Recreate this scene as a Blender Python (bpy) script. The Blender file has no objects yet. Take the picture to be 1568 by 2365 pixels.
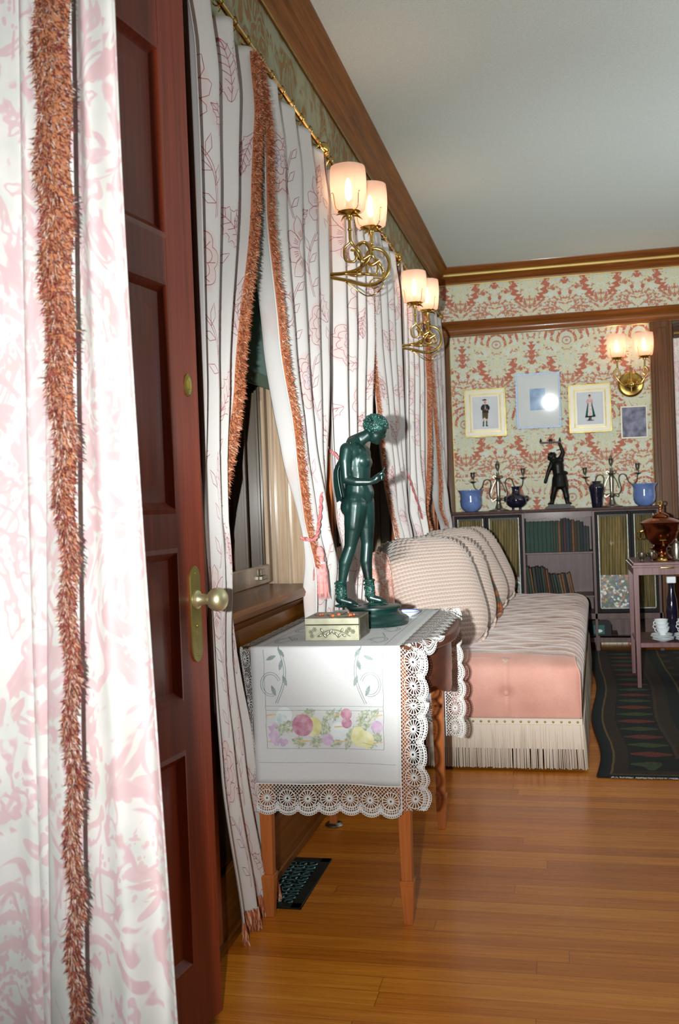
import bpy, bmesh, math, random
from mathutils import Vector, Matrix
import numpy as np
PI = math.pi
random.seed(7)
C = bpy.context.scene.collection

# ------------------------------------------------------------ camera
cam_d = bpy.data.cameras.new('camera'); cam = bpy.data.objects.new('camera', cam_d); C.objects.link(cam)
cam_d.sensor_fit = 'VERTICAL'; cam_d.sensor_height = 36.0; cam_d.lens = 2300.0 / 2365.0 * 36.0
cols = ((0.97501475, 0.21887089, -0.03797072), (0.03486699, 0.01802716, 0.99922936), (0.21938672, -0.97558729, 0.00994537))
cam.matrix_world = Matrix(((cols[0][0], cols[1][0], cols[2][0], 0.0),
                           (cols[0][1], cols[1][1], cols[2][1], 0.0),
                           (cols[0][2], cols[1][2], cols[2][2], 1.2),
                           (0, 0, 0, 1)))
cam_d.dof.use_dof = True; cam_d.dof.focus_distance = 3.0; cam_d.dof.aperture_fstop = 8.0
cam_d.clip_start = 0.05
bpy.context.scene.camera = cam

# ------------------------------------------------------------ light
sc = bpy.context.scene
sc.view_settings.view_transform = 'Standard'; sc.view_settings.look = 'None'
sc.view_settings.exposure = 0.0; sc.view_settings.gamma = 1.0; sc.view_settings.use_curve_mapping = False
w = bpy.data.worlds.new('world'); sc.world = w; w.use_nodes = True
w.node_tree.nodes['Background'].inputs[0].default_value = (0.05, 0.065, 0.06, 1); w.node_tree.nodes['Background'].inputs[1].default_value = 0.25

def lamp(name, typ, loc, energy, color=(1, 1, 1), target=None, **k):
    d = bpy.data.lights.new(name, typ); d.energy = energy; d.color = color
    for a, b in k.items(): setattr(d, a, b)
    o = bpy.data.objects.new(name, d); C.objects.link(o); o.location = loc
    if target is not None:
        o.rotation_euler = (Vector(target) - Vector(loc)).to_track_quat('-Z', 'Y').to_euler()
    return o
FL = (-0.155, -0.02, 1.215)
lamp('camera_flash', 'SPOT', FL, 215, (.97, 1, .985), (0.25, 6, 1.5), spot_size=math.radians(102), spot_blend=1.0, shadow_soft_size=0.016)
lamp('camera_flash_beam', 'SPOT', FL, 1400, (.97, 1, .985), (0.15, 8, 1.55), spot_size=math.radians(42), spot_blend=1.0, shadow_soft_size=0.016)
lamp('ceiling_fill', 'AREA', (2.3, 4.6, 1.9), 34, (.96, 1, .99), (1.0, 4.6, 3.0), shape='RECTANGLE', size=3.0, size_y=.8)  # added out-of-view fill aimed upward to brighten the ceiling, no fixture there
lamp('room_side_fill', 'AREA', (3.2, 6.2, 1.7), 5, (1, 0.97, 0.92), (0, 7.6, 1.2), shape='RECTANGLE', size=2.0, size_y=1.6)  # added soft fill from the unseen right side, not a modelled window

# ------------------------------------------------------------ node helpers
class E:
    """tiny expression builder over Math nodes"""
    def __init__(s, nt, sock): s.nt = nt; s.s = sock
    def _m(s, op, *a):
        n = s.nt.nodes.new('ShaderNodeMath'); n.operation = op
        for i, v in enumerate((s,) + a):
            if isinstance(v, E): s.nt.links.new(v.s, n.inputs[i])
            else: n.inputs[i].default_value = float(v)
        return E(s.nt, n.outputs[0])
    def __add__(s, o): return s._m('ADD', o)
    __radd__ = __add__
    def __sub__(s, o): return s._m('SUBTRACT', o)
    def __rsub__(s, o): return (s * -1.0) + o
    def __mul__(s, o): return s._m('MULTIPLY', o)
    __rmul__ = __mul__
    def __truediv__(s, o): return s._m('DIVIDE', o)
    def gt(s, o): return s._m('GREATER_THAN', o)
    def lt(s, o): return s._m('LESS_THAN', o)
    def mx(s, o): return s._m('MAXIMUM', o)
    def mn(s, o): return s._m('MINIMUM', o)
    def abs(s): return s._m('ABSOLUTE')
    def sin(s): return s._m('SINE')
    def floor(s): return s._m('FLOOR')
    def mod(s, o): return s._m('FLOORED_MODULO', o)
    def sqrt(s): return s._m('SQRT')
    def pp(s, o): return s._m('PINGPONG', o)
    def atan2(s, o): return s._m('ARCTAN2', o)
    def step(s, a, b):
        n = s.nt.nodes.new('ShaderNodeMapRange'); n.interpolation_type = 'SMOOTHSTEP'
        s.nt.links.new(s.s, n.inputs[0]); n.inputs[1].default_value = a; n.inputs[2].default_value = b
        return E(s.nt, n.outputs[0])
def dist(a, b): return (a * a + b * b).sqrt()

class Mat:
    def __init__(s, name, base=(.5, .5, .5), rough=.5, metal=0, **k):
        s.m = bpy.data.materials.new(name); s.m.use_nodes = True; s.nt = s.m.node_tree
        s.b = s.nt.nodes['Principled BSDF']; s.b.inputs['Base Color'].default_value = (*base, 1)
        s.b.inputs['Roughness'].default_value = rough; s.b.inputs['Metallic'].default_value = metal
        for a, b in k.items(): s.b.inputs[a.replace('_', ' ')].default_value = b
    def node(s, t, **k):
        n = s.nt.nodes.new(t)
        for a, b in k.items(): setattr(n, a, b)
        return n
    def coord(s, kind='Object'):
        n = s.node('ShaderNodeTexCoord'); return n.outputs[kind]
    def xyz(s, kind='Object'):
        n = s.node('ShaderNodeSeparateXYZ'); s.nt.links.new(s.coord(kind), n.inputs[0])
        return [E(s.nt, n.outputs[i]) for i in range(3)]
    def comb(s, x, y, z=0.0):
        n = s.node('ShaderNodeCombineXYZ')
        for i, v in enumerate((x, y, z)):
            if isinstance(v, E): s.nt.links.new(v.s, n.inputs[i])
            else: n.inputs[i].default_value = v
        return n.outputs[0]
    def noise(s, scale=5, detail=3, vec=None, stretch=None, rough=.5, dist=0, kind='Object'):
        n = s.node('ShaderNodeTexNoise'); n.inputs['Scale'].default_value = scale
        n.inputs['Detail'].default_value = detail; n.inputs['Roughness'].default_value = rough
        n.inputs['Distortion'].default_value = dist
        v = vec if vec is not None else s.coord(kind)
        if stretch:
            mp = s.node('ShaderNodeMapping'); mp.inputs['Scale'].default_value = stretch
            s.nt.links.new(v, mp.inputs[0]); v = mp.outputs[0]
        s.nt.links.new(v, n.inputs['Vector']); return E(s.nt, n.outputs['Fac'])
    def ramp(s, f, stops, interp='LINEAR'):
        n = s.node('ShaderNodeValToRGB'); cr = n.color_ramp; cr.interpolation = interp
        while len(cr.elements) < len(stops): cr.elements.new(0.5)
        for e, (p, c) in zip(cr.elements, stops): e.position = p; e.color = (*c, 1)
        s.nt.links.new(f.s if isinstance(f, E) else f, n.inputs[0]); return n.outputs[0]
    def mix(s, f, a, b):
        n = s.node('ShaderNodeMix', data_type='RGBA')
        if isinstance(f, E): s.nt.links.new(f.s, n.inputs[0])
        else: n.inputs[0].default_value = f
        for i, v in ((6, a), (7, b)):
            if isinstance(v, tuple): n.inputs[i].default_value = (*v, 1)
            else: s.nt.links.new(v, n.inputs[i])
        return n.outputs[2]
    def color(s, sock): s.nt.links.new(sock, s.b.inputs['Base Color']); return s
    def roughness(s, e): s.nt.links.new(e.s, s.b.inputs['Roughness']); return s
    def bump(s, e, strength=.3, distance=.01):
        n = s.node('ShaderNodeBump'); n.inputs['Strength'].default_value = strength; n.inputs['Distance'].default_value = distance
        s.nt.links.new(e.s, n.inputs['Height']); s.nt.links.new(n.outputs[0], s.b.inputs['Normal']); return s

MT = {}
def simple(name, base, rough=.5, metal=0, var=.25, scale=6, bump=0, bscale=60, **k):
    if rough >= .5 and metal == 0: k.setdefault('Specular_IOR_Level', .18)
    m = Mat(name, base, rough, metal, **k)
    n = m.noise(scale, 4)
    lo = tuple(c * (1 - var) for c in base); hi = tuple(min(1, c * (1 + var)) for c in base)
    m.color(m.ramp(n, ((.3, lo), (.7, hi))))
    if bump: m.bump(m.noise(bscale, 3), bump, .004)
    MT[name] = m.m; return m.m
def woodm(name, a, b, rough=.3, axis='Z', scale=1.0, coat=0.3, var2=None):
    m = Mat(name, a, rough, 0, Coat_Weight=coat, Coat_Roughness=.12, Specular_IOR_Level=.16 if 'dark_wood_' in name or name == 'post_wood' else .3)
    st = {'Z': (30, 30, 1.2), 'X': (1.2, 30, 30), 'Y': (30, 1.2, 30)}[axis]
    n = m.noise(1.6 * scale, 6, stretch=st, rough=.6, dist=.4)
    n2 = m.noise(5 * scale, 8, stretch=st, rough=.7)
    m.color(m.ramp(n * .6 + n2 * .4, ((.32, a), (.68, b))))
    m.bump(n2, .08, .002)
    MT[name] = m.m; return m.m

# plain stuff
simple('ceiling_paint', (.74, .84, .81), .9, scale=300, var=.10, bump=.15, bscale=400)
woodm('dark_wood', (.030, .011, .005), (.085, .032, .013), .30, 'Z')
woodm('dark_wood_h', (.10, .032, .004), (.30, .105, .014), .36, 'Y', coat=.1)
woodm('dark_wood_x', (.09, .026, .005), (.26, .085, .016), .34, 'X', coat=.12)
woodm('post_wood', (.06, .022, .007), (.17, .065, .02), .32, 'Z', coat=.12)
woodm('door_wood', (.14, .020, .006), (.37, .056, .017), .42, 'Z', coat=.04)
woodm('satin_wood', (.32, .080, .016), (.55, .17, .04), .34, 'Z', coat=.25)
woodm('satin_wood_h', (.07, .022, .013), (.15, .050, .028), .30, 'Y', coat=.2)
woodm('pale_wood', (.30, .19, .11), (.50, .38, .27), .30, 'Z', coat=.5)
woodm('bookcase_wood', (.05, .026, .024), (.12, .068, .062), .42, 'Z', coat=.05)
MT['bookcase_wood'].node_tree.nodes['Principled BSDF'].inputs['Specular IOR Level'].default_value = .25
woodm('trolley_wood', (.10, .042, .040), (.22, .11, .11), .34, 'Z', coat=.15)
simple('brass', (.62, .42, .12), .22, 1, var=.2)
simple('pale_brass', (.66, .60, .36), .45, .85, var=.12)
simple('old_brass', (.30, .24, .06), .42, .7, var=.25, scale=20)
simple('gilt', (.75, .52, .16), .3, .9, var=.2)
simple('gilt_bead', (.80, .62, .22), .3, .7, var=.1)
simple('nickel_strip', (.30, .32, .30), .45, .3, var=.3, scale=60)
simple('silver', (.30, .28, .23), .34, 1, var=.1)
simple('copper', (.30, .085, .03), .2, 1, var=.2)
simple('bronze', (.006, .026, .022), .36, .35, var=.7, scale=9, Coat_Weight=.35, Coat_Roughness=.25)
simple('bronze_relief', (.016, .065, .052), .40, .35, var=.8, scale=60, bump=.8, bscale=120)
simple('black_bronze', (.006, .006, .004), .42, .2, var=.3, Specular_IOR_Level=.25)
simple('box_metal', (.30, .29, .21), .40, .75, var=.2, scale=25)
simple('box_dark', (.10, .085, .055), .4, .5, var=.5, scale=40, bump=.5, bscale=90)
simple('red_stone', (.75, .12, .04), .15, 0)
simple('blue_glaze', (.12, .19, .42), .12, 0, var=.25, scale=12, Coat_Weight=1.0)
simple('black_glaze', (.008, .007, .02), .08, 0, Coat_Weight=1.0)
simple('white_china', (.75, .80, .82), .2, 0, var=.08)
simple('blue_china', (.10, .16, .45), .2, 0)
simple('pink_cord', (.60, .20, .20), .7, 0, var=.5, scale=150)
simple('tassel_pink', (.72, .32, .30), .8, 0, var=.25, scale=90)
simple('linen', (.60, .60, .60), .9, 0, var=.05, scale=500, bump=.1, bscale=700)
simple('lace', (.64, .63, .61), .9, 0, var=.05)
simple('linen_back', (.55, .62, .62), .9, 0, var=.05)
simple('shade_cloth', (.33, .50, .44), .8, 0, var=.08)
simple('shade_hem', (.22, .30, .20), .8, 0, var=.08)
simple('vent_iron', (.010, .022, .02), .45, .3, var=.3)
simple('vent_bright', (.10, .20, .20), .3, .6, var=.5, scale=90)
simple('mat_board', (.62, .64, .63), .7, 0, var=.02)
simple('blue_frame', (.22, .36, .60), .4, 0, var=.3, scale=60)
simple('pic_ground', (.62, .64, .66), .7, 0, var=.04)
simple('pic_blue', (.30, .42, .58), .7, 0, var=.3, scale=14)
simple('cream_frame', (.62, .57, .43), .35, 0, var=.05)
simple('fig_black', (.012, .02, .015), .7)
simple('fig_green', (.008, .09, .06), .7)
simple('fig_skin', (.60, .30, .20), .7)
simple('fig_brown', (.10, .07, .03), .7, var=.3, scale=60)
simple('fig_white', (.70, .62, .60), .7, var=.25, scale=80)
simple('fig_pink', (.65, .40, .38), .7, var=.2, scale=80)
simple('grey_print', (.18, .18, .24), .6, 0, var=.6, scale=18)
simple('plush_dark', (.05, .02, .015), .9)
simple('black_leather', (.006, .006, .006), .5)
simple('green_label', (.02, .10, .09), .5)
simple('ebony', (.008, .006, .005), .6, Specular_IOR_Level=.15)
simple('ext_dark', (.004, .008, .007), .8)
simple('brown_silk', (.12, .085, .022), .55, 0, var=.5, scale=9)
simple('page_edge', (.25, .18, .10), .9)
for i, c in enumerate([(.010, .036, .024), (.03, .012, .006), (.008, .016, .028), (.13, .05, .012), (.02, .026, .014), (.05, .010, .008), (.005, .008, .007), (.10, .06, .03)]):
    simple('book_%d' % i, c, .55, 0, var=.35, scale=30)

def glassm():
    m = Mat('window_glass'); nt = m.nt
    tr = m.node('ShaderNodeBsdfTransparent'); tr.inputs[0].default_value = (.72, .82, .78, 1)
    gl = m.node('ShaderNodeBsdfGlossy'); gl.inputs['Roughness'].default_value = .02
    fr = m.node('ShaderNodeFresnel'); fr.inputs[0].default_value = 1.5
    mx = m.node('ShaderNodeMixShader'); nt.links.new(fr.outputs[0], mx.inputs[0]); nt.links.new(tr.outputs[0], mx.inputs[1]); nt.links.new(gl.outputs[0], mx.inputs[2])
    nt.links.new(mx.outputs[0], nt.nodes['Material Output'].inputs[0]); MT['window_glass'] = m.m
    m = Mat('picture_glass'); nt = m.nt
    tr = m.node('ShaderNodeBsdfTransparent'); gl = m.node('ShaderNodeBsdfGlossy'); gl.inputs['Roughness'].default_value = .022
    fr = m.node('ShaderNodeFresnel'); fr.inputs[0].default_value = 1.5
    mx = m.node('ShaderNodeMixShader'); nt.links.new(fr.outputs[0], mx.inputs[0]); nt.links.new(tr.outputs[0], mx.inputs[1]); nt.links.new(gl.outputs[0], mx.inputs[2])
    nt.links.new(mx.outputs[0], nt.nodes['Material Output'].inputs[0]); MT['picture_glass'] = m.m
    m = Mat('lamp_glass'); nt = m.nt   # ribbed frosted peach glass
    tr = m.node('ShaderNodeBsdfTransparent'); tr.inputs[0].default_value = (1, .93, .90, 1)
    tl = m.node('ShaderNodeBsdfTranslucent'); tl.inputs[0].default_value = (1, .84, .76, 1)
    df = m.node('ShaderNodeBsdfDiffuse'); df.inputs[0].default_value = (.86, .76, .72, 1)
    gl = m.node('ShaderNodeBsdfGlossy'); gl.inputs['Roughness'].default_value = .15
    a = m.node('ShaderNodeMixShader'); a.inputs[0].default_value = .5; nt.links.new(tl.outputs[0], a.inputs[1]); nt.links.new(df.outputs[0], a.inputs[2])
    b = m.node('ShaderNodeMixShader'); b.inputs[0].default_value = .42; nt.links.new(tr.outputs[0], b.inputs[1]); nt.links.new(a.outputs[0], b.inputs[2])
    c = m.node('ShaderNodeMixShader'); c.inputs[0].default_value = .06; nt.links.new(b.outputs[0], c.inputs[1]); nt.links.new(gl.outputs[0], c.inputs[2])
    nt.links.new(c.outputs[0], nt.nodes['Material Output'].inputs[0]); MT['lamp_glass'] = m.m
    m = Mat('bulb', (1, .9, .7)); m.b.inputs['Emission Color'].default_value = (1, .78, .50, 1); m.b.inputs['Emission Strength'].default_value = 22; MT['bulb'] = m.m
glassm()

def wallpaper():
    m = Mat('wallpaper', rough=.75); x, y, z = m.xyz()
    x = x + y          # so that the side walls carry it too
    wv = m.noise(7, 2)
    P, V = .55, .62
    zz = z - 1.98 + (wv - .5) * .02
    row = (zz / V).floor(); v = zz - row * V
    xs = x + .08 + row * (P / 2)
    u = xs.pp(P / 2)                       # mirrored 0..P/2
    uu = (P / 2 - u)
    sym = m.comb(u, 0.0, v)
    w2 = m.noise(14, 1, vec=sym)
    n1 = m.noise(24, 1, vec=sym, dist=.9); n2 = m.noise(38, 1, vec=sym, dist=1.4)
    uw = u + (w2 - .5) * .03; vw = v + (n1 - .5) * .02
    # round flower with tulip fans above it
    r = dist(uw, vw - .43)
    th = (vw - .40).atan2(uw)
    fan = (r * (2 * PI / .052) - th * 1.2).sin().gt(.35) * r.gt(.062) * r.lt(.22) * th.gt(.35) * n2.gt(.40)
    ring = ((r * (2 * PI / .024)).sin()).gt(.45) * r.lt(.05)
    # serrated acanthus crescents
    r2 = dist(uw - .015, (v - .27) * .9)
    th2 = (v - .22).atan2(uw)
    saw = (th2 * 17.0).sin() * .014
    cres = ((r2 - .112 + saw).abs()).lt(.021) * v.gt(.14) * v.lt(.315) * u.gt(.055)
    # feathery leaf fingers radiating over the lower half
    r4 = dist(uw - .02, v - .06); th4 = (v - .06).atan2(uw - .02)
    fing = ((th4 * 13.0 + r4 * 30.0).sin()).gt(.45) * r4.gt(.04) * r4.lt(.13) * n1.gt(.40)
    # little pine between the columns
    pine = (uu - ((v * 24.0).mod(1.0)) * .032 - .004).lt(0) * v.gt(.26) * v.lt(.44)
    pods = dist(uu - .04, (v - .19) * .8).lt(.014).mx(dist(uu - .085, v - .23).lt(.012))
    # ogee leaf bands
    r3 = dist(uw - .17, v + .05)
    leaf = ((r3 * (2 * PI / .050) + n1 * 9.0).sin()).gt(.50) * v.lt(.17) * n2.gt(.44)
    specks = n1.gt(.585) * r.gt(.06) * n2.gt(.42)
    red = fan.mx(ring * .8).mx(cres).mx(pine).mx(pods).mx(leaf * .9).mx(fing * .9).mx(specks * .85)
    yl = m.noise(15, 2, vec=sym)
    cream = m.ramp(yl, ((.38, (.55, .60, .53)), (.50, (.61, .58, .39)), (.60, (.61, .64, .58))))
    veins = ((n1 * 90.0).sin()).gt(.72)
    cream = m.mix(veins * .45, cream, (.40, .40, .18))
    grain = m.noise(150, 2)
    cream = m.mix(grain.step(.45, .75) * .55, cream, (.40, .42, .28))
    redc = m.ramp(grain, ((.35, (.34, .085, .05)), (.65, (.52, .18, .11))))
    m.color(m.mix(red, cream, redc)); MT['wallpaper'] = m.m
wallpaper()
def wallpaper_left():
    m = Mat('frieze_paper', rough=.6); x, y, z = m.xyz()
    n = m.noise(4.2, 2, stretch=(1, 1.5, 1.0), dist=1.5)
    wv = ((n * 46.0).sin()).step(.0, .35)
    n2 = m.noise(7, 2, dist=.8)
    c = m.mix(wv, (.24, .12, .03), (.24, .25, .14))
    m.color(m.mix(n2.step(.50, .60), c, (.30, .31, .20))); MT['frieze_paper'] = m.m
wallpaper_left()

def floorm():
    m = Mat('floor_boards', rough=.3, Coat_Weight=.12, Coat_Roughness=.2); x, y, z = m.xyz()
    W = .072
    row = (y / W).floor(); fy = y.mod(W)
    wn = m.node('ShaderNodeTexWhiteNoise', noise_dimensions='1D'); m.nt.links.new(row.s, wn.inputs['W']); rv = E(m.nt, wn.outputs[0])
    xo = x + rv * 3.7
    seg = (xo / 1.9).floor()
    wn2 = m.node('ShaderNodeTexWhiteNoise', noise_dimensions='2D'); m.nt.links.new(m.comb(row, seg), wn2.inputs['Vector']); sv = E(m.nt, wn2.outputs[0])
    g = m.noise(2.2, 8, vec=m.comb(xo, y * 26.0, sv * 9.0), rough=.7, dist=.3)
    g2 = m.noise(9, 5, vec=m.comb(xo * .6, y * 30.0, sv * 5.0), rough=.75)
    t = g * .48 + g2 * .36 + sv * .16
    col = m.ramp(t, ((.30, (.32, .075, .003)), (.5, (.58, .17, .009)), (.72, (.84, .34, .035))))
    gap = fy.lt(.0016).mx(((xo).mod(1.9)).lt(.002))
    col = m.mix(gap * .6, col, (.05, .016, .004))
    sp = m.noise(140, 2, vec=m.comb(x * .45, y, 0.0)).gt(.77)
    col = m.mix(sp * .7, col, (.60, .38, .17))
    m.color(col); m.roughness(g2 * .25 + .17); m.bump(g2 * .6 - gap, .12, .002); MT['floor_boards'] = m.m
floorm()

def rugm():
    m = Mat('rug_wool', rough=.95)
    uvn = m.node('ShaderNodeUVMap'); uvn.uv_map = 'UVMap'
    sp = m.node('ShaderNodeSeparateXYZ'); m.nt.links.new(uvn.outputs[0], sp.inputs[0])
    u = E(m.nt, sp.outputs[0]); v = E(m.nt, sp.outputs[1])
    d = u.mn(v); along = u.mx(v)
    n = m.noise(70, 3); wob = (m.noise(8, 2) - .5) * .02
    e = d + wob * .3
    band = m.ramp(e / .6, ((0, (.004, .012, .012)), (.075, (.16, .10, .03)), (.09, (.035, .018, .010)), (.19, (.006, .010, .009)), (.52, (.06, .035, .02)), (.55, (.035, .02, .01)), (.66, (.004, .012, .010)), (.77, (.15, .10, .03)), (.79, (.012, .010, .006))), 'CONSTANT')
    # leaf bars in the main band
    inb = e.gt(.125) * e.lt(.305)
    cyc = (along + wob).mod(.17)
    bar = (cyc.lt(.085)) * ((cyc - .042).abs() * 3.2 + (e - .215).abs() * 1.35).lt(.155 )
    alt = (((along + wob) / .17).floor()).mod(2.0)
    barc = m.mix(alt, (.17, .032, .018), (.05, .075, .028))
    c = m.mix(inb * bar, band, barc)
    fld = e.gt(.48) * (((along * 24.0).sin() * (d * 17.0).sin())).gt(.35)
    c = m.mix(fld * .8, c, (.06, .04, .012))
    c = m.mix(n.step(.35, .75) * .5, c, (.005, .008, .006))
    m.color(c); m.bump(n, .5, .004); MT['rug_wool'] = m.m
rugm()

def attr_cloth(name, base, tint, rough=.85, weave=500):
    """cloth whose printed fill comes from the mesh's own 'print' attribute"""
    m = Mat(name, base, rough)
    a = m.node('ShaderNodeAttribute'); a.attribute_name = 'print'
    f = E(m.nt, a.outputs['Fac'])
    n = m.noise(weave, 2)
    c = m.mix(f * .9, m.ramp(n, ((.3, tuple(k * .93 for k in base)), (.7, base))), tint)
    m.color(c); m.bump(n, .06, .001); MT[name] = m.m
attr_cloth('curtain_cotton', (.66, .63, .61), (.64, .45, .43))
simple('print_line', (.36, .11, .13), .85, var=.2, scale=30)
simple('print_line_blue', (.25, .22, .38), .85, var=.2, scale=30)
simple('curtain_lining', (.62, .68, .66), .85, var=.05)

def nearcurtain():
    m = Mat('portiere_cotton', rough=.85)
    uvn = m.node('ShaderNodeUVMap'); uvn.uv_map = 'UVMap'
    sp = m.node('ShaderNodeSeparateXYZ'); m.nt.links.new(uvn.outputs[0], sp.inputs[0])
    u = E(m.nt, sp.outputs[0]); v = E(m.nt, sp.outputs[1])
    P = m.comb(u, v, 0.0)
    a = m.noise(4.5, 2, vec=P, dist=1.6); b = m.noise(6.0, 2, vec=m.comb(u + 3.0, v + 5.0, 1.0), dist=2.2)
    scroll = ((a * 42.0).sin()).step(.25, .75) * b.step(.44, .50)
    big = ((b * 24.0).sin()).step(.55, .85)
    vo = m.node('ShaderNodeTexVoronoi'); vo.inputs['Scale'].default_value = 75; m.nt.links.new(P, vo.inputs['Vector'])
    dots = (E(m.nt, vo.outputs['Distance'])).lt(.34) * m.noise(3.2, 1, vec=m.comb(u, v, 4.0)).gt(.53)
    fans = (((v * 150.0 + (u * 30.0).sin() * 3.0)).sin()).step(.2, .7) * m.noise(5.0, 1, vec=m.comb(u, v, 9.0)).gt(.60)
    f = scroll.mx(big * .85).mx(dots * .8).mx(fans * .8)
    soft = m.noise(12, 2, vec=P)
    base = m.mix(soft.step(.35, .65), (.60, .60, .56), (.70, .67, .64))
    c = m.mix(f * .62, base, (.60, .30, .34))
    m.color(c); MT['portiere_cotton'] = m.m
nearcurtain()

def fringem(name, stops):
    m = Mat(name, rough=.8)
    g = m.node('ShaderNodeNewGeometry'); r = E(m.nt, g.outputs['Random Per Island'])
    m.color(m.ramp(r, stops)); MT[name] = m.m
fringem('fringe_rust', ((0, (.22, .045, .015)), (.45, (.44, .12, .045)), (.75, (.62, .26, .12)), (1, (.80, .55, .38))))
fringem('fringe_copper', ((0, (.10, .02, .010)), (.35, (.30, .05, .05)), (.6, (.40, .15, .06)), (.8, (.60, .36, .26)), (1, (.70, .60, .54))))
fringem('fringe_cream', ((0, (.48, .40, .32)), (.6, (.60, .51, .42)), (1, (.68, .60, .50))))
fringem('thread', ((0, (.6, .2, .2)), (1, (.8, .42, .38))))

def velvet():
    m = Mat('pink_velvet', rough=.75, Sheen_Weight=.35, Sheen_Roughness=.4)
    n = m.noise(260, 3); n2 = m.noise(7, 3)
    c = m.ramp(n2 * .6 + n * .4, ((.3, (.46, .21, .16)), (.7, (.60, .32, .26))))
    m.color(c); m.bump(n, .25, .003); MT['pink_velvet'] = m.m
    m = Mat('shirred_velvet', rough=.65, Sheen_Weight=.4, Sheen_Roughness=.35); x, y, z = m.xyz()
    n = m.noise(9, 4, stretch=(.55, 2.2, 1)); n2 = m.noise(180, 2)
    c = m.ramp(n * .75 + n2 * .25, ((.36, (.30, .155, .12)), (.50, (.48, .31, .25)), (.66, (.66, .50, .44))))
    m.color(c); m.bump(n, .5, .012); MT['shirred_velvet'] = m.m
    m = Mat('ribbed_velvet', rough=.7, Sheen_Weight=.3, Sheen_Roughness=.4)
    uvn = m.node('ShaderNodeUVMap'); uvn.uv_map = 'UVMap'
    sp = m.node('ShaderNodeSeparateXYZ'); m.nt.links.new(uvn.outputs[0], sp.inputs[0])
    u = E(m.nt, sp.outputs[0]); v = E(m.nt, sp.outputs[1])
    rib = ((v * 2 * PI * 52.0 + (u * 300.0).sin() * .35).sin()).step(-.6, .8)
    cord = ((u * 2 * PI * 70.0).sin()).step(-.5, .9)
    m.color(m.mix(rib * .75 + cord * .25, (.47, .345, .285), (.64, .53, .47))); m.bump(rib, .6, .004); MT['ribbed_velvet'] = m.m
    m = Mat('tapestry', rough=.9); n = m.noise(26, 3)
    m.color(m.ramp(n, ((.36, (.05, .10, .07)), (.46, (.36, .05, .02)), (.55, (.30, .20, .04)), (.64, (.05, .12, .14))), 'CONSTANT')); MT['tapestry'] = m.m
    m = Mat('floral_velvet', rough=.9); n = m.noise(40, 3, dist=1)
    m.color(m.ramp(n, ((.42, (.72, .60, .55)), (.52, (.62, .22, .16)), (.6, (.70, .48, .40))))); MT['floral_velvet'] = m.m
    m = Mat('brown_curtain_silk', rough=.55); x, y, z = m.xyz()
    n = m.noise(4, 3, stretch=(14, 1, 1)); n2 = m.noise(300, 2)
    m.color(m.ramp(n * .7 + n2 * .3, ((.3, (.035, .028, .006)), (.5, (.13, .095, .025)), (.7, (.28, .185, .05))))); MT['brown_curtain_silk'] = m.m
    m = Mat('bead_pattern', rough=.35); vo = m.node('ShaderNodeTexVoronoi'); vo.inputs['Scale'].default_value = 62
    m.nt.links.new(m.coord(), vo.inputs['Vector']); h = m.node('ShaderNodeSeparateColor'); m.nt.links.new(vo.outputs['Color'], h.inputs[0])
    m.color(m.ramp(E(m.nt, h.outputs[0]), ((0, (.02, .05, .03)), (.3, (.30, .10, .02)), (.45, (.03, .10, .25)), (.55, (.08, .10, .05)), (.68, (.62, .62, .58)), (.82, (.28, .20, .05)), (.9, (.45, .45, .40))), 'CONSTANT')); MT['bead_pattern'] = m.m
velvet()

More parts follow.
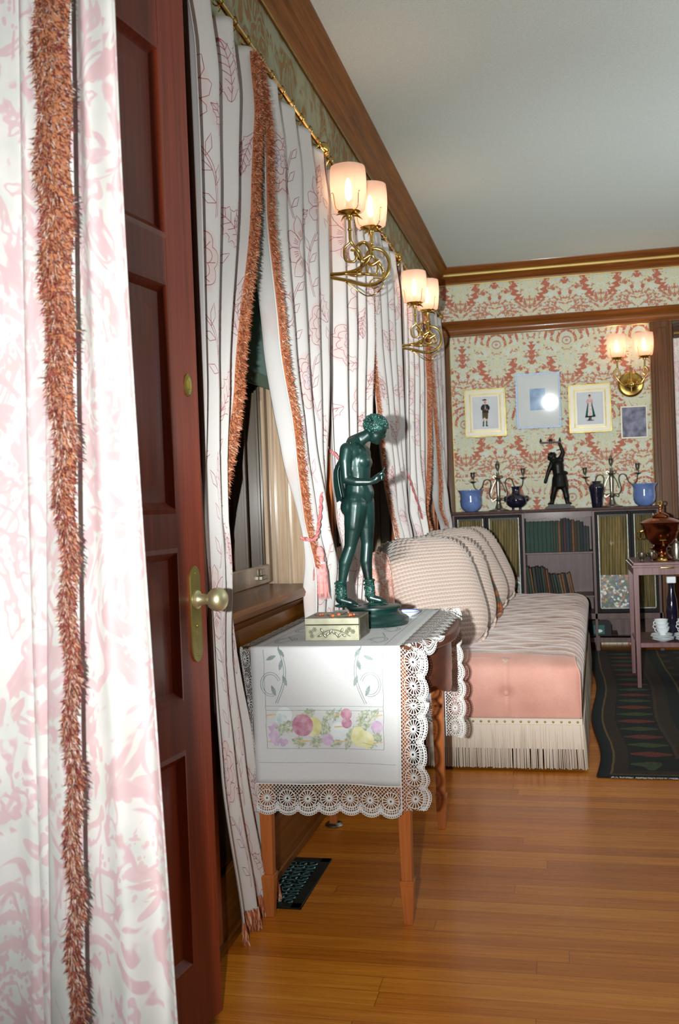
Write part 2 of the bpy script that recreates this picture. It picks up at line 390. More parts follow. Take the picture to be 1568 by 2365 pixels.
# ------------------------------------------------------------ mesh helpers
class MB:
    def __init__(s): s.v = []; s.f = []; s.mi = []; s.uv = {}; s.cur = 0
    def mat(s, i): s.cur = i; return s
    def face(s, idx): s.f.append(tuple(idx)); s.mi.append(s.cur)
    def box(s, x0, x1, y0, y1, z0, z1, R=None):
        b = len(s.v); P = [Vector((x, y, z)) for z in (z0, z1) for y in (y0, y1) for x in (x0, x1)]
        if R is not None: P = [R @ p for p in P]
        s.v += P
        for q in ((0, 2, 3, 1), (4, 5, 7, 6), (0, 1, 5, 4), (2, 6, 7, 3), (0, 4, 6, 2), (1, 3, 7, 5)): s.face([b + i for i in q])
        return s
    def frustum(s, c, z0, z1, a0, a1, b0=None, b1=None, off=(0, 0)):
        """square taper: half sizes a (x) b (y) at z0/z1"""
        b0 = a0 if b0 is None else b0; b1 = a1 if b1 is None else b1; b = len(s.v)
        for z, a, bb, o in ((z0, a0, b0, (0, 0)), (z1, a1, b1, off)):
            s.v += [Vector((c[0] + o[0] + i * a, c[1] + o[1] + j * bb, z)) for i, j in ((-1, -1), (1, -1), (1, 1), (-1, 1))]
        for q in ((3, 2, 1, 0), (4, 5, 6, 7), (0, 1, 5, 4), (1, 2, 6, 5), (2, 3, 7, 6), (3, 0, 4, 7)): s.face([b + i for i in q])
        return s
    def lathe(s, prof, c=(0, 0, 0), n=24, axis=None, flute=0, nf=8, cap=True):
        """prof: (r, z) list"""
        b = len(s.v); R = Vector((0, 0, 1)).rotation_difference(Vector(axis)).to_matrix() if axis is not None else Matrix.Identity(3)
        c = Vector(c)
        for r, z in prof:
            for k in range(n):
                a = 2 * PI * k / n; rr = r * (1 + flute * math.cos(nf * a))
                s.v.append(c + R @ Vector((rr * math.cos(a), rr * math.sin(a), z)))
        m = len(prof)
        for i in range(m - 1):
            for k in range(n):
                k2 = (k + 1) % n; s.face((b + i * n + k, b + i * n + k2, b + (i + 1) * n + k2, b + (i + 1) * n + k))
        if cap:
            if prof[0][0] > 1e-5: s.face([b + k for k in range(n)][::-1])
            if prof[-1][0] > 1e-5: s.face([b + (m - 1) * n + k for k in range(n)])
        return s
    def tube(s, pts, r, n=8, cap=True):
        pts = [Vector(p) for p in pts]; rs = r if isinstance(r, (list, tuple)) else [r] * len(pts)
        b = len(s.v); up = Vector((0, 0, 1)); prev = None
        for i, p in enumerate(pts):
            t = (pts[min(i + 1, len(pts) - 1)] - pts[max(i - 1, 0)]).normalized()
            if prev is None:
                a = t.cross(up)
                if a.length < 1e-3: a = t.cross(Vector((1, 0, 0)))
            else: a = prev - t * prev.dot(t)
            a.normalize(); prev = a; c = t.cross(a)
            for k in range(n):
                an = 2 * PI * k / n; s.v.append(p + (a * math.cos(an) + c * math.sin(an)) * rs[i])
        for i in range(len(pts) - 1):
            for k in range(n):
                k2 = (k + 1) % n; s.face((b + i * n + k, b + i * n + k2, b + (i + 1) * n + k2, b + (i + 1) * n + k))
        if cap:
            s.face([b + k for k in range(n)][::-1]); s.face([b + (len(pts) - 1) * n + k for k in range(n)])
        return s
    def ball(s, c, r, n=12, m=8, R=None):
        b = len(s.v); c = Vector(c); rr = Vector(r) if isinstance(r, (tuple, list)) else Vector((r, r, r))
        for i in range(m + 1):
            th = PI * i / m
            for k in range(n):
                a = 2 * PI * k / n
                p = Vector((math.sin(th) * math.cos(a) * rr.x, math.sin(th) * math.sin(a) * rr.y, -math.cos(th) * rr.z))
                s.v.append(c + (R @ p if R is not None else p))
        for i in range(m):
            for k in range(n):
                k2 = (k + 1) % n
                q = (b + i * n + k, b + i * n + k2, b + (i + 1) * n + k2, b + (i + 1) * n + k)
                s.face(q)
        return s
    def capsule(s, a, b2, ra, rb, n=12, m=5):
        a = Vector(a); b2 = Vector(b2); d = b2 - a; L = d.length
        if L < 1e-6: return s.ball(a, ra)
        prof = []
        for i in range(m + 1):
            t = -PI / 2 + (PI / 2) * i / m; prof.append((max(1e-6, ra * math.cos(t)), ra * math.sin(t)))
        for i in range(m + 1):
            t = (PI / 2) * i / m; prof.append((max(1e-6, rb * math.cos(t)), L + rb * math.sin(t)))
        return s.lathe(prof, a, n, d.normalized(), cap=False)
    def grid(s, fn, nu, nv, flip=False, uvfn=None, closed_u=False):
        b = len(s.v)
        for j in range(nv + 1):
            for i in range(nu + 1):
                s.v.append(Vector(fn(i / nu, j / nv)))
                if uvfn: s.uv[len(s.v) - 1] = uvfn(i / nu, j / nv)
        for j in range(nv):
            for i in range(nu):
                q = (b + j * (nu + 1) + i, b + j * (nu + 1) + i + 1, b + (j + 1) * (nu + 1) + i + 1, b + (j + 1) * (nu + 1) + i)
                s.face(q[::-1] if flip else q)
        return s
    def prism(s, poly, y0, y1, plane='xz'):
        """extrude a polygon; plane xz -> along y, xy -> along z, yz -> along x"""
        b = len(s.v); n = len(poly)
        for t in (y0, y1):
            for p in poly:
                s.v.append(Vector({'xz': (p[0], t, p[1]), 'xy': (p[0], p[1], t), 'yz': (t, p[0], p[1])}[plane]))
        s.face([b + i for i in range(n)]); s.face([b + n + i for i in range(n)][::-1])
        for i in range(n):
            j = (i + 1) % n; s.face((b + j, b + i, b + n + i, b + n + j))
        return s
    def shift(s, d, start=0):
        d = Vector(d)
        for i in range(start, len(s.v)): s.v[i] = s.v[i] + d
        return s

def obj(name, mb, mats, parent=None, smooth=35, bevel=0, loc=None, seg=1):
    me = bpy.data.meshes.new(name); me.from_pydata([tuple(v) for v in mb.v], [], mb.f); 
    mats = mats if isinstance(mats, (list, tuple)) else [mats]
    for m in mats: me.materials.append(MT[m])
    if len(mats) > 1: me.polygons.foreach_set('material_index', mb.mi)
    if mb.uv:
        uvl = me.uv_layers.new(name='UVMap')
        for lp in me.loops: uvl.data[lp.index].uv = mb.uv.get(lp.vertex_index, (0, 0))
    bm = bmesh.new(); bm.from_mesh(me); bmesh.ops.remove_doubles(bm, verts=bm.verts, dist=1e-6)
    if not mb.uv and getattr(mb, 'recalc', True): bmesh.ops.recalc_face_normals(bm, faces=bm.faces)
    bm.to_mesh(me); bm.free()
    if smooth:
        me.polygons.foreach_set('use_smooth', [True] * len(me.polygons))
        if smooth < 180: me.set_sharp_from_angle(angle=math.radians(smooth))
    o = bpy.data.objects.new(name, me); C.objects.link(o)
    if parent: o.parent = parent
    if loc: o.location = loc
    if bevel:
        bv = o.modifiers.new('bevel', 'BEVEL'); bv.width = bevel; bv.segments = seg; bv.limit_method = 'ANGLE'
    return o
def tag(o, label, cat, group=None, kind=None):
    o['label'] = label; o['category'] = cat
    if group: o['group'] = group
    if kind: o['kind'] = kind
    return o
def thing(name, label, cat, loc=(0, 0, 0), rz=0, group=None):
    o = bpy.data.objects.new(name, None); C.objects.link(o); o.location = loc; o.rotation_euler = (0, 0, rz)
    return tag(o, label, cat, group)
def struct(name, mb, mats, **k):
    o = obj(name, mb, mats, **k); o['kind'] = 'structure'; return o
def dup(root, loc, rz=None, label=None, group=None):
    r = root.copy(); C.objects.link(r); r.location = loc
    if rz is not None: r.rotation_euler = (0, 0, rz)
    if label: r['label'] = label
    if group: r['group'] = group
    for ch in list(root.children):
        c = ch.copy(); C.objects.link(c); c.parent = r
        for g in ch.children:
            d = g.copy(); C.objects.link(d); d.parent = c
    return r
def lerp(a, b, t): return a + (b - a) * t
def sm(t): t = max(0, min(1, t)); return t * t * (3 - 2 * t)
def interp(keys, z):
    """keys sorted by descending z: (z, a, b...) -> smooth interpolation"""
    if z >= keys[0][0]: return keys[0][1:]
    for k0, k1 in zip(keys, keys[1:]):
        if z >= k1[0]:
            t = (k0[0] - z) / (k0[0] - k1[0]); t = .5 * t + .5 * sm(t)
            return tuple(lerp(a, b, t) for a, b in zip(k0[1:], k1[1:]))
    return keys[-1][1:]
def smoothpath(pts, k=6):
    """Catmull-Rom through pts"""
    P = [Vector(p) for p in pts]; P = [P[0] * 2 - P[1]] + P + [P[-1] * 2 - P[-2]]; out = []
    for i in range(1, len(P) - 2):
        for j in range(k):
            t = j / k; a, b, c, d = P[i - 1], P[i], P[i + 1], P[i + 2]
            out.append(.5 * ((2 * b) + (c - a) * t + (2 * a - 5 * b + 4 * c - d) * t * t + (3 * b - 3 * c + d - a) * t ** 3))
    out.append(P[-2]); return out

# ------------------------------------------------------------ room shell
XW = -.95; YB = 8.1; ZC = 3.045; XR = 3.4; YF = 1.22
struct('floor', MB().box(-1.3, XR, -.9, YB + .3, -.05, 0), 'floor_boards', smooth=0)
struct('ceiling', MB().box(-1.3, XR, YF - .1, YB + .3, ZC, ZC + .08), 'ceiling_paint', smooth=0)
WIN = [(2.52, 3.62), (4.06, 5.5), (5.9, 7.35)]; ZS, ZT = .90, 2.52
mb = MB(); T = -1.25
mb.mat(0)
edges = [1.1] + [e for wdw in WIN for e in wdw] + [YB + .3]
for i in range(0, len(edges), 2): mb.box(T, XW, edges[i], edges[i + 1], 0, ZT)
for a, b in WIN: mb.box(T, XW, a, b, 0, ZS)
mb.box(T, XW, 1.1, YB + .3, ZT, 2.60)
mb.mat(1).box(T, XW, 1.1, YB + .3, 2.60, ZC)
struct('wall_left', mb, ['dark_wood', 'frieze_paper'], smooth=0)
# back wall, with the opening of the next bay to the right of the post
mb = MB(); mb.box(XW - .3, .86, YB, YB + .25, 0, 2.62).box(.86, XR, YB, YB + .25, 2.50, 2.62).box(2.1, XR, YB, YB + .25, 0, 2.5)
mb.box(XW - .3, XR, YB, YB + .25, 2.62, ZC)
struct('wall_back', mb, 'wallpaper', smooth=0)
mb = MB().box(.7, 2.3, YB + .25, YB + .3, 0, 2.6)
struct('wall_alcove', mb, 'dark_wood', smooth=0)
mb = MB().box(-1.3, -.97, YF - .1, YF + .05, 0, ZC).box(1.5, XR, YF - .1, YF + .05, 0, ZC).box(-.97, 1.5, YF - .1, YF + .05, 2.5, ZC)
struct('wall_front', mb, 'wallpaper', smooth=0)

def crown(name, along):
    # profile (out from wall, z)
    prof = [(0, 2.915), (.012, 2.915), (.016, 2.93), (.022, 2.934), (.03, 2.95), (.052, 2.975), (.062, 2.98), (.066, 2.995), (.085, 3.012), (.105, 3.03), (.108, ZC), (0, ZC)]
    if along == 'y': mb = MB().prism([(XW + a, z) for a, z in prof], 1.27, YB, 'xz')
    else: mb = MB().prism([(YB - a, z) for a, z in prof], XW, XR, 'yz')
    return struct(name, mb, 'dark_wood_h' if along == 'y' else 'dark_wood_x', smooth=40)
crown('trim_1', 'y'); crown('trim_2', 'x')
def gold(name, mb): return struct(name, mb, 'gilt_bead')
gold('trim_3', MB().tube([(XW + .075, YB - .072, 2.985), (XR, YB - .072, 2.985)], .011, 8))
gold('trim_4', MB().tube([(XW + .02, YB - .016, 2.915), (XR, YB - .016, 2.915)], .006, 8))
struct('trim_5', MB().tube([(XW + .012, 1.3, 2.912), (XW + .012, YB - .02, 2.912)], .003, 8), 'old_brass')
# picture rail of the back wall and header
mb = MB().prism([(YB, 2.50), (YB - .028, 2.50), (YB - .03, 2.515), (YB - .042, 2.53), (YB - .042, 2.565), (YB - .03, 2.58), (YB - .05, 2.60), (YB - .055, 2.618), (YB, 2.625)], XW, XR, 'yz')
struct('trim_6', mb, 'dark_wood_x', smooth=40)
# posts framing the panel
def post(name, x0, x1):
    mb = MB().box(x0, x1, YB - .035, YB, 0, 2.50).box(x0 + .025, x1 - .025, YB - .055, YB - .034, 0, 2.50)
    mb.box(x0 + .045, x1 - .045, YB - .062, YB - .054, .2, 2.45)
    return struct(name, mb, 'post_wood', smooth=0, bevel=.004)
post('trim_7', XW, -.858); post('trim_8', .70, .865)
gold('trim_9', MB().tube([(-.853, YB - .006, 1.07), (-.853, YB - .006, 2.497), (.695, YB - .006, 2.497), (.695, YB - .006, 1.07)], .0045, 6))
gold('trim_10', MB().tube([(XW + .022, YB - .07, .7), (XW + .022, YB - .07, 1.86)], .004, 6))
# picture rail of the left wall
mb = MB().prism([(XW, 2.575), (XW + .02, 2.58), (XW + .026, 2.60), (XW + .012, 2.625), (XW, 2.63)], 1.3, YB - .03, 'xz')
struct('trim_11', mb, 'dark_wood_h', smooth=40)
struct('baseboard_left', MB().box(XW - .001, XW + .018, 1.3, YB - .05, 0, .2).box(XW, XW + .026, 1.3, YB - .05, 0, .03), 'dark_wood_h', smooth=0, bevel=.004)
# door jamb at the extreme left of the doorway we look through
struct('trim_12', MB().box(-1.0, -.905, YF - .12, YF + .10, 0, 2.5).box(-.93, -.895, YF - .03, YF + .02, 0, 2.5), 'dark_wood', smooth=0, bevel=.004)
# glossy panelled pilaster on the wall between the door and the first window
struct('trim_13', MB().box(XW, XW + .022, 1.75, 2.38, .2, 2.57).box(XW + .022, XW + .034, 2.30, 2.38, .2, 2.57), 'dark_wood', smooth=0, bevel=.003)

# ------------------------------------------------------------ windows
for i, (a, b) in enumerate(WIN):
    n = i + 1
    f = MB()
    # casing on the wall face
    f.box(XW, XW + .02, b, b + .11, ZS, ZT).box(XW, XW + .02, a - .11, a, 0 if not i else ZS, ZT).box(XW, XW + .02, a - .1, b + .1, ZT, ZT + .055)
    f.box(XW + .02, XW + .03, b + .085, b + .11, ZS, ZT)
    f.box(XW + .02, XW + .03, a - .11, a - .085, ZS, ZT)
    win = struct('window_%d' % n, f, 'satin_wood', smooth=0, bevel=.003)
    # deep reveals: pale varnished jambs with stop beads
    j = MB()
    j.box(-1.24, XW, b - .012, b, ZS, ZT).box(-1.24, XW, a, a + .012, ZS, ZT).box(-1.24, XW, a, b, ZT - .012, ZT)
    for xx in (-1.0, -1.055, -1.125): j.box(xx - .012, xx, b - .032, b - .01, ZS, ZT).box(xx - .012, xx, a + .01, a + .032, ZS, ZT)
    o = obj('window_jamb', j, 'pale_wood', win, smooth=0, bevel=.002)
    s = MB()
    for (x0, x1, z0, z1) in ((-1.105, -1.075, ZS + .01, 1.78), (-1.145, -1.115, 1.72, ZT - .01)):
        s.box(x0, x1, a + .012, a + .06, z0, z1).box(x0, x1, b - .06, b - .012, z0, z1).box(x0, x1, a + .06, b - .06, z0, z0 + .07).box(x0, x1, a + .06, b - .06, z1 - .045, z1)
    sash = obj('window_sash', s, 'pale_wood', win, smooth=0, bevel=.004)
    obj('window_pane', MB().box(-1.092, -1.088, a + .06, b - .06, ZS + .08, 1.735), 'window_glass', sash, smooth=0)
    obj('window_pane', MB().box(-1.132, -1.128, a + .06, b - .06, 1.79, ZT - .055), 'window_glass', sash, smooth=0)
    obj('sash_lift', MB().box(-1.075, -1.06, b - .20, b - .14, ZS + .03, ZS + .045).box(-1.072, -1.066, b - .19, b - .15, ZS + .045, ZS + .07), 'silver', sash, smooth=0, bevel=.002)
    sl = MB().prism([(-1.24, ZS - .03), (-.900, ZS - .03), (-.890, ZS - .022), (-.886, ZS - .008), (-.894, ZS + .006), (-1.06, ZS + .01), (-1.24, ZS + .02)], a - .12 if i else a - .01, b + (.0 if i else -.10), 'xz')
    sl.prism([(XW, ZS - .13), (XW + .015, ZS - .125), (XW + .02, ZS - .06), (XW + .04, ZS - .045), (XW + .055, ZS - .03), (XW, ZS - .03)], a - .1 if i else a - .01, b + .1, 'xz')
    obj('window_sill', sl, 'dark_wood_h', win, smooth=40)
    r = MB()
    r.lathe([(.018, 0), (.018, b - a - .1)], (-1.03, a + .05, ZT - .05), 12, (0, 1, 0))
    zb = 1.665
    rs = obj('roller_shade', r.box(-1.033, -1.030, a + .05, b - .05, zb, ZT - .05), 'shade_cloth', smooth=0)
    tag(rs, ['pale green roller blind half drawn in the nearest window', 'pale green roller blind in the middle window, between the first and second curtains', 'pale green roller blind in the farthest window beside the back wall'][i], 'blind', 'roller blinds')
    obj('hem', MB().box(-1.036, -1.028, a + .05, b - .05, zb - .045, zb + .001), 'shade_hem', rs, smooth=0)
tag(obj('garden_hedge', MB().grid(lambda u, v: (-2.6 - .25 * math.sin(u * 37) * math.cos(v * 19) - .1 * math.sin(u * 91 + v * 40), 1.0 + 8 * u, -.5 + 3.8 * v), 120, 60).prism([(-3.3, -.5), (-3.1, 3.2), (-3.0, 3.2), (-2.9, -.5)], 1.0, 9.0, 'xz'), 'ext_dark', smooth=180), 'dark green hedge outside beyond the windows', 'hedge')

# ------------------------------------------------------------ open door
door_ang = math.atan2(-.13, .9915)
ex, ey = -.822, 2.2                                                   # free edge
dirv = Vector((-.13, -.9915, 0)).normalized()                         # towards the hinge
DW = .80; hinge = Vector((ex, ey, 0)) + dirv * DW
rz = math.atan2(-dirv.y, -dirv.x)                                     # local +x runs hinge -> free edge
d = bpy.data.objects.new('door_1', None); C.objects.link(d); d.location = hinge; d.rotation_euler = (0, 0, rz); d['kind'] = 'structure'
# local: x 0..DW, front face at y=-.0 looks to local -y (into the room), thickness to +y
mb = MB(); rails = [(.02, .20), (.64, .78), (1.09, 1.20), (1.68, 1.80), (2.19, 2.34)]; ST = .125
mb.box(0, ST, 0, .042, .02, 2.44).box(DW - ST, DW, 0, .042, .02, 2.44)
for z0, z1 in [(.02, .18), (.66, .77), (1.11, 1.19), (1.70, 1.80), (2.22, 2.44)]: mb.box(ST, DW - ST, 0, .042, z0, z1)
obj('door_frame', mb, 'door_wood', d, smooth=0, bevel=.0015)
for z0, z1 in ((.18, .66), (.77, 1.11), (1.19, 1.70), (1.80, 2.22)):
    mb = MB(); b = len(mb.v)
    rect = lambda a, yy: [Vector((ST + a, yy, z0 + a)), Vector((DW - ST - a, yy, z0 + a)), Vector((DW - ST - a, yy, z1 - a)), Vector((ST + a, yy, z1 - a))]
    for a, yy in ((-.002, .0), (.008, -.003), (.016, .006), (.024, .012), (.05, .012), (.075, .004)): mb.v += rect(a, yy)
    for k in range(5):
        for q in range(4): mb.face((k * 4 + q, k * 4 + (q + 1) % 4, k * 4 + 4 + (q + 1) % 4, k * 4 + 4 + q))
    mb.face((20, 21, 22, 23)); mb.box(ST, DW - ST, .02, .03, z0, z1)
    obj('door_panel', mb, 'door_wood', d, smooth=20)
# lock plate and knob
px = DW - .055
pl = MB(); poly = []
for k in range(25):
    a = PI * k / 24; poly.append((px + .023 * math.cos(a), 1.055 + .03 * math.sin(a)))
for k in range(25):
    a = PI + PI * k / 24; poly.append((px + .023 * math.cos(a), .895 + .03 * math.sin(a)))
pl.prism(poly, -.004, .0, 'xz'); pl.box(px - .003, px + .003, -.0045, -.003, .912, .945); pl.ball((px, -.004, .948), .0045)
pl.ball((px, -.004, 1.068), (.003, .002, .003)).ball((px, -.004, .882), (.003, .002, .003)); pl.shift((0, 0, -.018))
obj('lock_plate', pl, 'old_brass', d, smooth=30, bevel=.001)
kn = MB().lathe([(.021, 0), (.021, .005), (.017, .007), (.0135, .012), (.0115, .026), (.0125, .031), (.014, .034), (.020, .037), (.0255, .045), (.0275, .055), (.0255, .065), (.019, .072), (.009, .0755), (.0001, .076)], (px, -.004, .990), 32, (0, -1, 0))
obj('door_knob', kn, 'pale_brass', d, smooth=60)
bo = MB().lathe([(.015, 0), (.0155, .003), (.013, .005), (.011, .004), (.0001, .004)], (DW - .05, 0, 1.48), 24, (0, -1, 0))
bo.v = [Vector((v.x, v.y, 1.48 + (v.z - 1.48) * 1.7)) for v in bo.v]; bo.box(DW - .053, DW - .047, -.008, -.003, 1.47, 1.49)
obj('thumb_lock', bo, 'old_brass', d, smooth=40)

# ------------------------------------------------------------ printed line work
def flower_lines(kind):
    """list of polylines (flag colour index) in a unit square about 0, and radius function for the tint"""
    L = []
    if kind == 'peony':
        for R, n, sq in ((1.0, 9, .16), (.74, 8, .15), (.48, 6, .14)):
            L.append((0, [((R + sq * abs(math.sin(n * a / 2)) - sq) * math.cos(a), (R + sq * abs(math.sin(n * a / 2)) - sq) * math.sin(a) * .85 + (1 - R) * .15) for a in [2 * PI * k / 90 for k in range(91)]]))
        for k in range(9):
            a = 2 * PI * k / 9 + .1; L.append((0, [(r * math.cos(a + .25 * (r - .5)), r * math.sin(a + .25 * (r - .5)) * .85) for r in (.55, .65, .75, .86)]))
        for k in range(14):
            a = k * 2.4; r = .08 + .026 * k; cx, cy = r * math.cos(a), r * math.sin(a) * .8 + .1
            L.append((1, [(cx + .07 * math.cos(t), cy + .07 * math.sin(t)) for t in [PI * q / 5 + a for q in range(7)]]))
    elif kind == 'daisy':
        L.append((0, [(.36 * math.cos(a), .36 * math.sin(a)) for a in [2 * PI * k / 24 for k in range(25)]]))
        n = 9
        for k in range(n):
            a = 2 * PI * k / n; t = PI / n; e = .98 + .1 * (k % 2)
            L.append((0, [(.38 * math.cos(a - t * .8), .38 * math.sin(a - t * .8)), (.70 * math.cos(a - t), .70 * math.sin(a - t)), (.9 * math.cos(a - t * .5), .9 * math.sin(a - t * .5)), (e * math.cos(a + .12), e * math.sin(a + .12)), (.9 * math.cos(a + t * .7), .9 * math.sin(a + t * .7)), (.66 * math.cos(a + t), .66 * math.sin(a + t)), (.38 * math.cos(a + t * .8), .38 * math.sin(a + t * .8))]))
            for o in (-.3, 0, .3): L.append((0, [(.42 * math.cos(a + o * t), .42 * math.sin(a + o * t)), (.62 * math.cos(a + o * t * 1.2), .62 * math.sin(a + o * t * 1.2))]))
    elif kind == 'leaf':
        out = []
        for s in (1, -1):
            seq = range(0, 25) if s == 1 else range(24, -1, -1)
            for k in seq:
                t = k / 24; w = .42 * math.sin(PI * t ** .8) * (1 + .28 * (1 if k % 4 == 1 else -.3)); out.append((s * w + .15 * math.sin(t * 3), t * 2 - 1))
        L.append((0, out)); L.append((0, [(.15 * math.sin(t * 3), t * 2 - 1) for t in [k / 12 for k in range(13)]]))
        for k in range(1, 7):
            t = k / 7.5; x = .15 * math.sin(t * 3)
            for s in (1, -1): L.append((0, [(x, t * 2 - 1), (x + s * .26 * math.sin(PI * t), t * 2 - .78)]))
    elif kind == 'scroll':
        L.append((0, [((.15 + .7 * t) * math.cos(5.2 * t), (.15 + .7 * t) * math.sin(5.2 * t)) for t in [k / 30 for k in range(31)]]))
        L.append((0, [((.05 + .66 * t) * math.cos(5.2 * t), (.05 + .66 * t) * math.sin(5.2 * t)) for t in [k / 30 for k in range(31)]]))
        for k in range(6):
            t = .3 + k * .12; a = 5.2 * t; r = .15 + .7 * t
            L.append((0, [(r * math.cos(a), r * math.sin(a)), ((r + .2) * math.cos(a + .1), (r + .2) * math.sin(a + .1)), ((r + .05) * math.cos(a + .35), (r + .05) * math.sin(a + .35))]))
    else:  # stem
        L.append((0, [(.35 * math.sin(t * 3.0), t * 2 - 1) for t in [k / 20 for k in range(21)]]))
        L.append((0, [(.35 * math.sin(t * 3.0) + .07, t * 2 - 1) for t in [k / 20 for k in range(21)]]))
        for k in range(5):
            t = .15 + k * .18; x = .35 * math.sin(t * 3); s = 1 if k % 2 else -1
            L.append((0, [(x, t * 2 - 1), (x + s * .25, t * 2 - .9), (x + s * .36, t * 2 - .6), (x + s * .14, t * 2 - .72), (x, t * 2 - 1)]))
    return L
FLW = {k: flower_lines(k) for k in ('peony', 'daisy', 'leaf', 'scroll', 'stem')}

def motifs(Wd, H, rnd, pitch=.46):
    out = []; x0 = -.1
    cols_ = int(Wd / .36) + 2
    for ci in range(cols_):
        for ri in range(int(H / pitch) + 2):
            x = x0 + ci * .38; z = .05 + (ri + .5 * (ci % 2)) * pitch
            k = (ci + 2 * ri) % 3
            out.append(('peony' if k == 0 else 'daisy' if k == 1 else 'scroll', x, z, .115 if k < 2 else .09, rnd.uniform(-.4, .4)))
            out.append(('leaf', x + .17, z + .11, .095, rnd.uniform(-.9, .9)))
            out.append(('stem', x + .06, z + .24, .12, rnd.uniform(-.5, .5)))
            out.append(('leaf', x - .13, z - .16, .075, rnd.uniform(1.6, 3.2)))
    return out
def print_on(S, Wd, H, mots, lw=.0020, off=.0016):
    """S(s, h, off) maps cloth coordinates (metres across, metres down) to space"""
    mb = MB(); mb.recalc = False
    for kind, mx, mz, r, rot in mots:
        c, s_ = math.cos(rot), math.sin(rot)
        for ci, pts in FLW[kind]:
            q = [(mx + r * (x * c - y * s_), mz - r * (x * s_ + y * c)) for x, y in pts]
            # resample
            dd = [q[0]]
            for a, b in zip(q, q[1:]):
                L = math.hypot(b[0] - a[0], b[1] - a[1]); n = max(1, int(L / .012))
                dd += [(lerp(a[0], b[0], k / n), lerp(a[1], b[1], k / n)) for k in range(1, n + 1)]
            run = []
            def flush():
                if len(run) < 2: return
                mb.mat(ci); b0 = len(mb.v)
                for i, (x, z) in enumerate(run):
                    p, n_ = run[max(i - 1, 0)], run[min(i + 1, len(run) - 1)]
                    tx, tz = n_[0] - p[0], n_[1] - p[1]; l = math.hypot(tx, tz) or 1; tx /= l; tz /= l
                    mb.v.append(S(x - tz * lw * .5, z + tx * lw * .5, off)); mb.v.append(S(x + tz * lw * .5, z - tx * lw * .5, off))
                for i in range(len(run) - 1): mb.face((b0 + 2 * i, b0 + 2 * i + 1, b0 + 2 * i + 3, b0 + 2 * i + 2))
            for x, z in dd:
                if .01 < x < Wd - .01 and .02 < z < H - .02: run.append((x, z))
                else: flush(); run = []
            flush()
    mb.mat(0); return mb
def tint_at(mots, x, z):
    f = 0
    for kind, mx, mz, r, rot in mots:
        dx, dz = x - mx, z - mz
        if abs(dx) > r * 1.2 or abs(dz) > r * 1.2: continue
        dd = math.hypot(dx, dz * (1.1 if kind == 'peony' else 1)) / r
        if kind == 'peony': f = max(f, .55 if dd < .98 else 0)
        elif kind == 'daisy': f = max(f, .5 if .40 < dd < .9 else 0)
        elif kind == 'leaf':
            c, s_ = math.cos(rot), math.sin(rot); lx = (dx * c - dz * s_) / r; ly = (-dx * s_ - dz * c) / r
            if abs(lx) < .34 and abs(ly) < .85: f = max(f, .35)
    return f
def add_print_attr(o, vals):
    a = o.data.attributes.new('print', 'FLOAT', 'POINT'); a.data.foreach_set('value', vals)

def blades(mb, base, dirs, L, w, rnd, droop=.3, nmul=1):
    """one tapered strand at base along dirs"""
    dvec = Vector(dirs); side = dvec.cross(Vector((rnd.uniform(-1, 1), rnd.uniform(-1, 1), rnd.uniform(-1, 1)))); side.normalize()
    b = len(mb.v); m = base + dvec * L * .55 + Vector((0, 0, -droop * L * .15)); t = base + dvec * L + Vector((0, 0, -droop * L * .5))
    mb.v += [base - side * w, base + side * w, m + side * w * .9, m - side * w * .9, t]
    mb.f += [(b, b + 1, b + 2, b + 3), (b + 3, b + 2, b + 4)]; mb.mi += [mb.cur] * 2
def fringe(edge, w, n, rnd, face=Vector((1, -.35, 0)), L=.02, bw=.0013, core=.55):
    """edge(t) -> (point, across unit vector) ; a thick boucle band of width w"""
    mb = MB(); mb.recalc = False
    for k in range(n):
        t = rnd.random(); p, ac = edge(t); s = rnd.uniform(-.5, .5)
        base = p + ac * s * w + face.normalized() * (.012 * (1 - (2 * s) ** 2))
        dv = (face.normalized() * rnd.uniform(.35, 1) + ac * (s * 1.2 + rnd.uniform(-.6, .6)) + Vector((0, 0, rnd.uniform(-1.0, .35)))).normalized()
        blades(mb, base, dv, L * rnd.uniform(.6, 1.2), bw * rnd.uniform(.7, 1.3), rnd)
    return mb

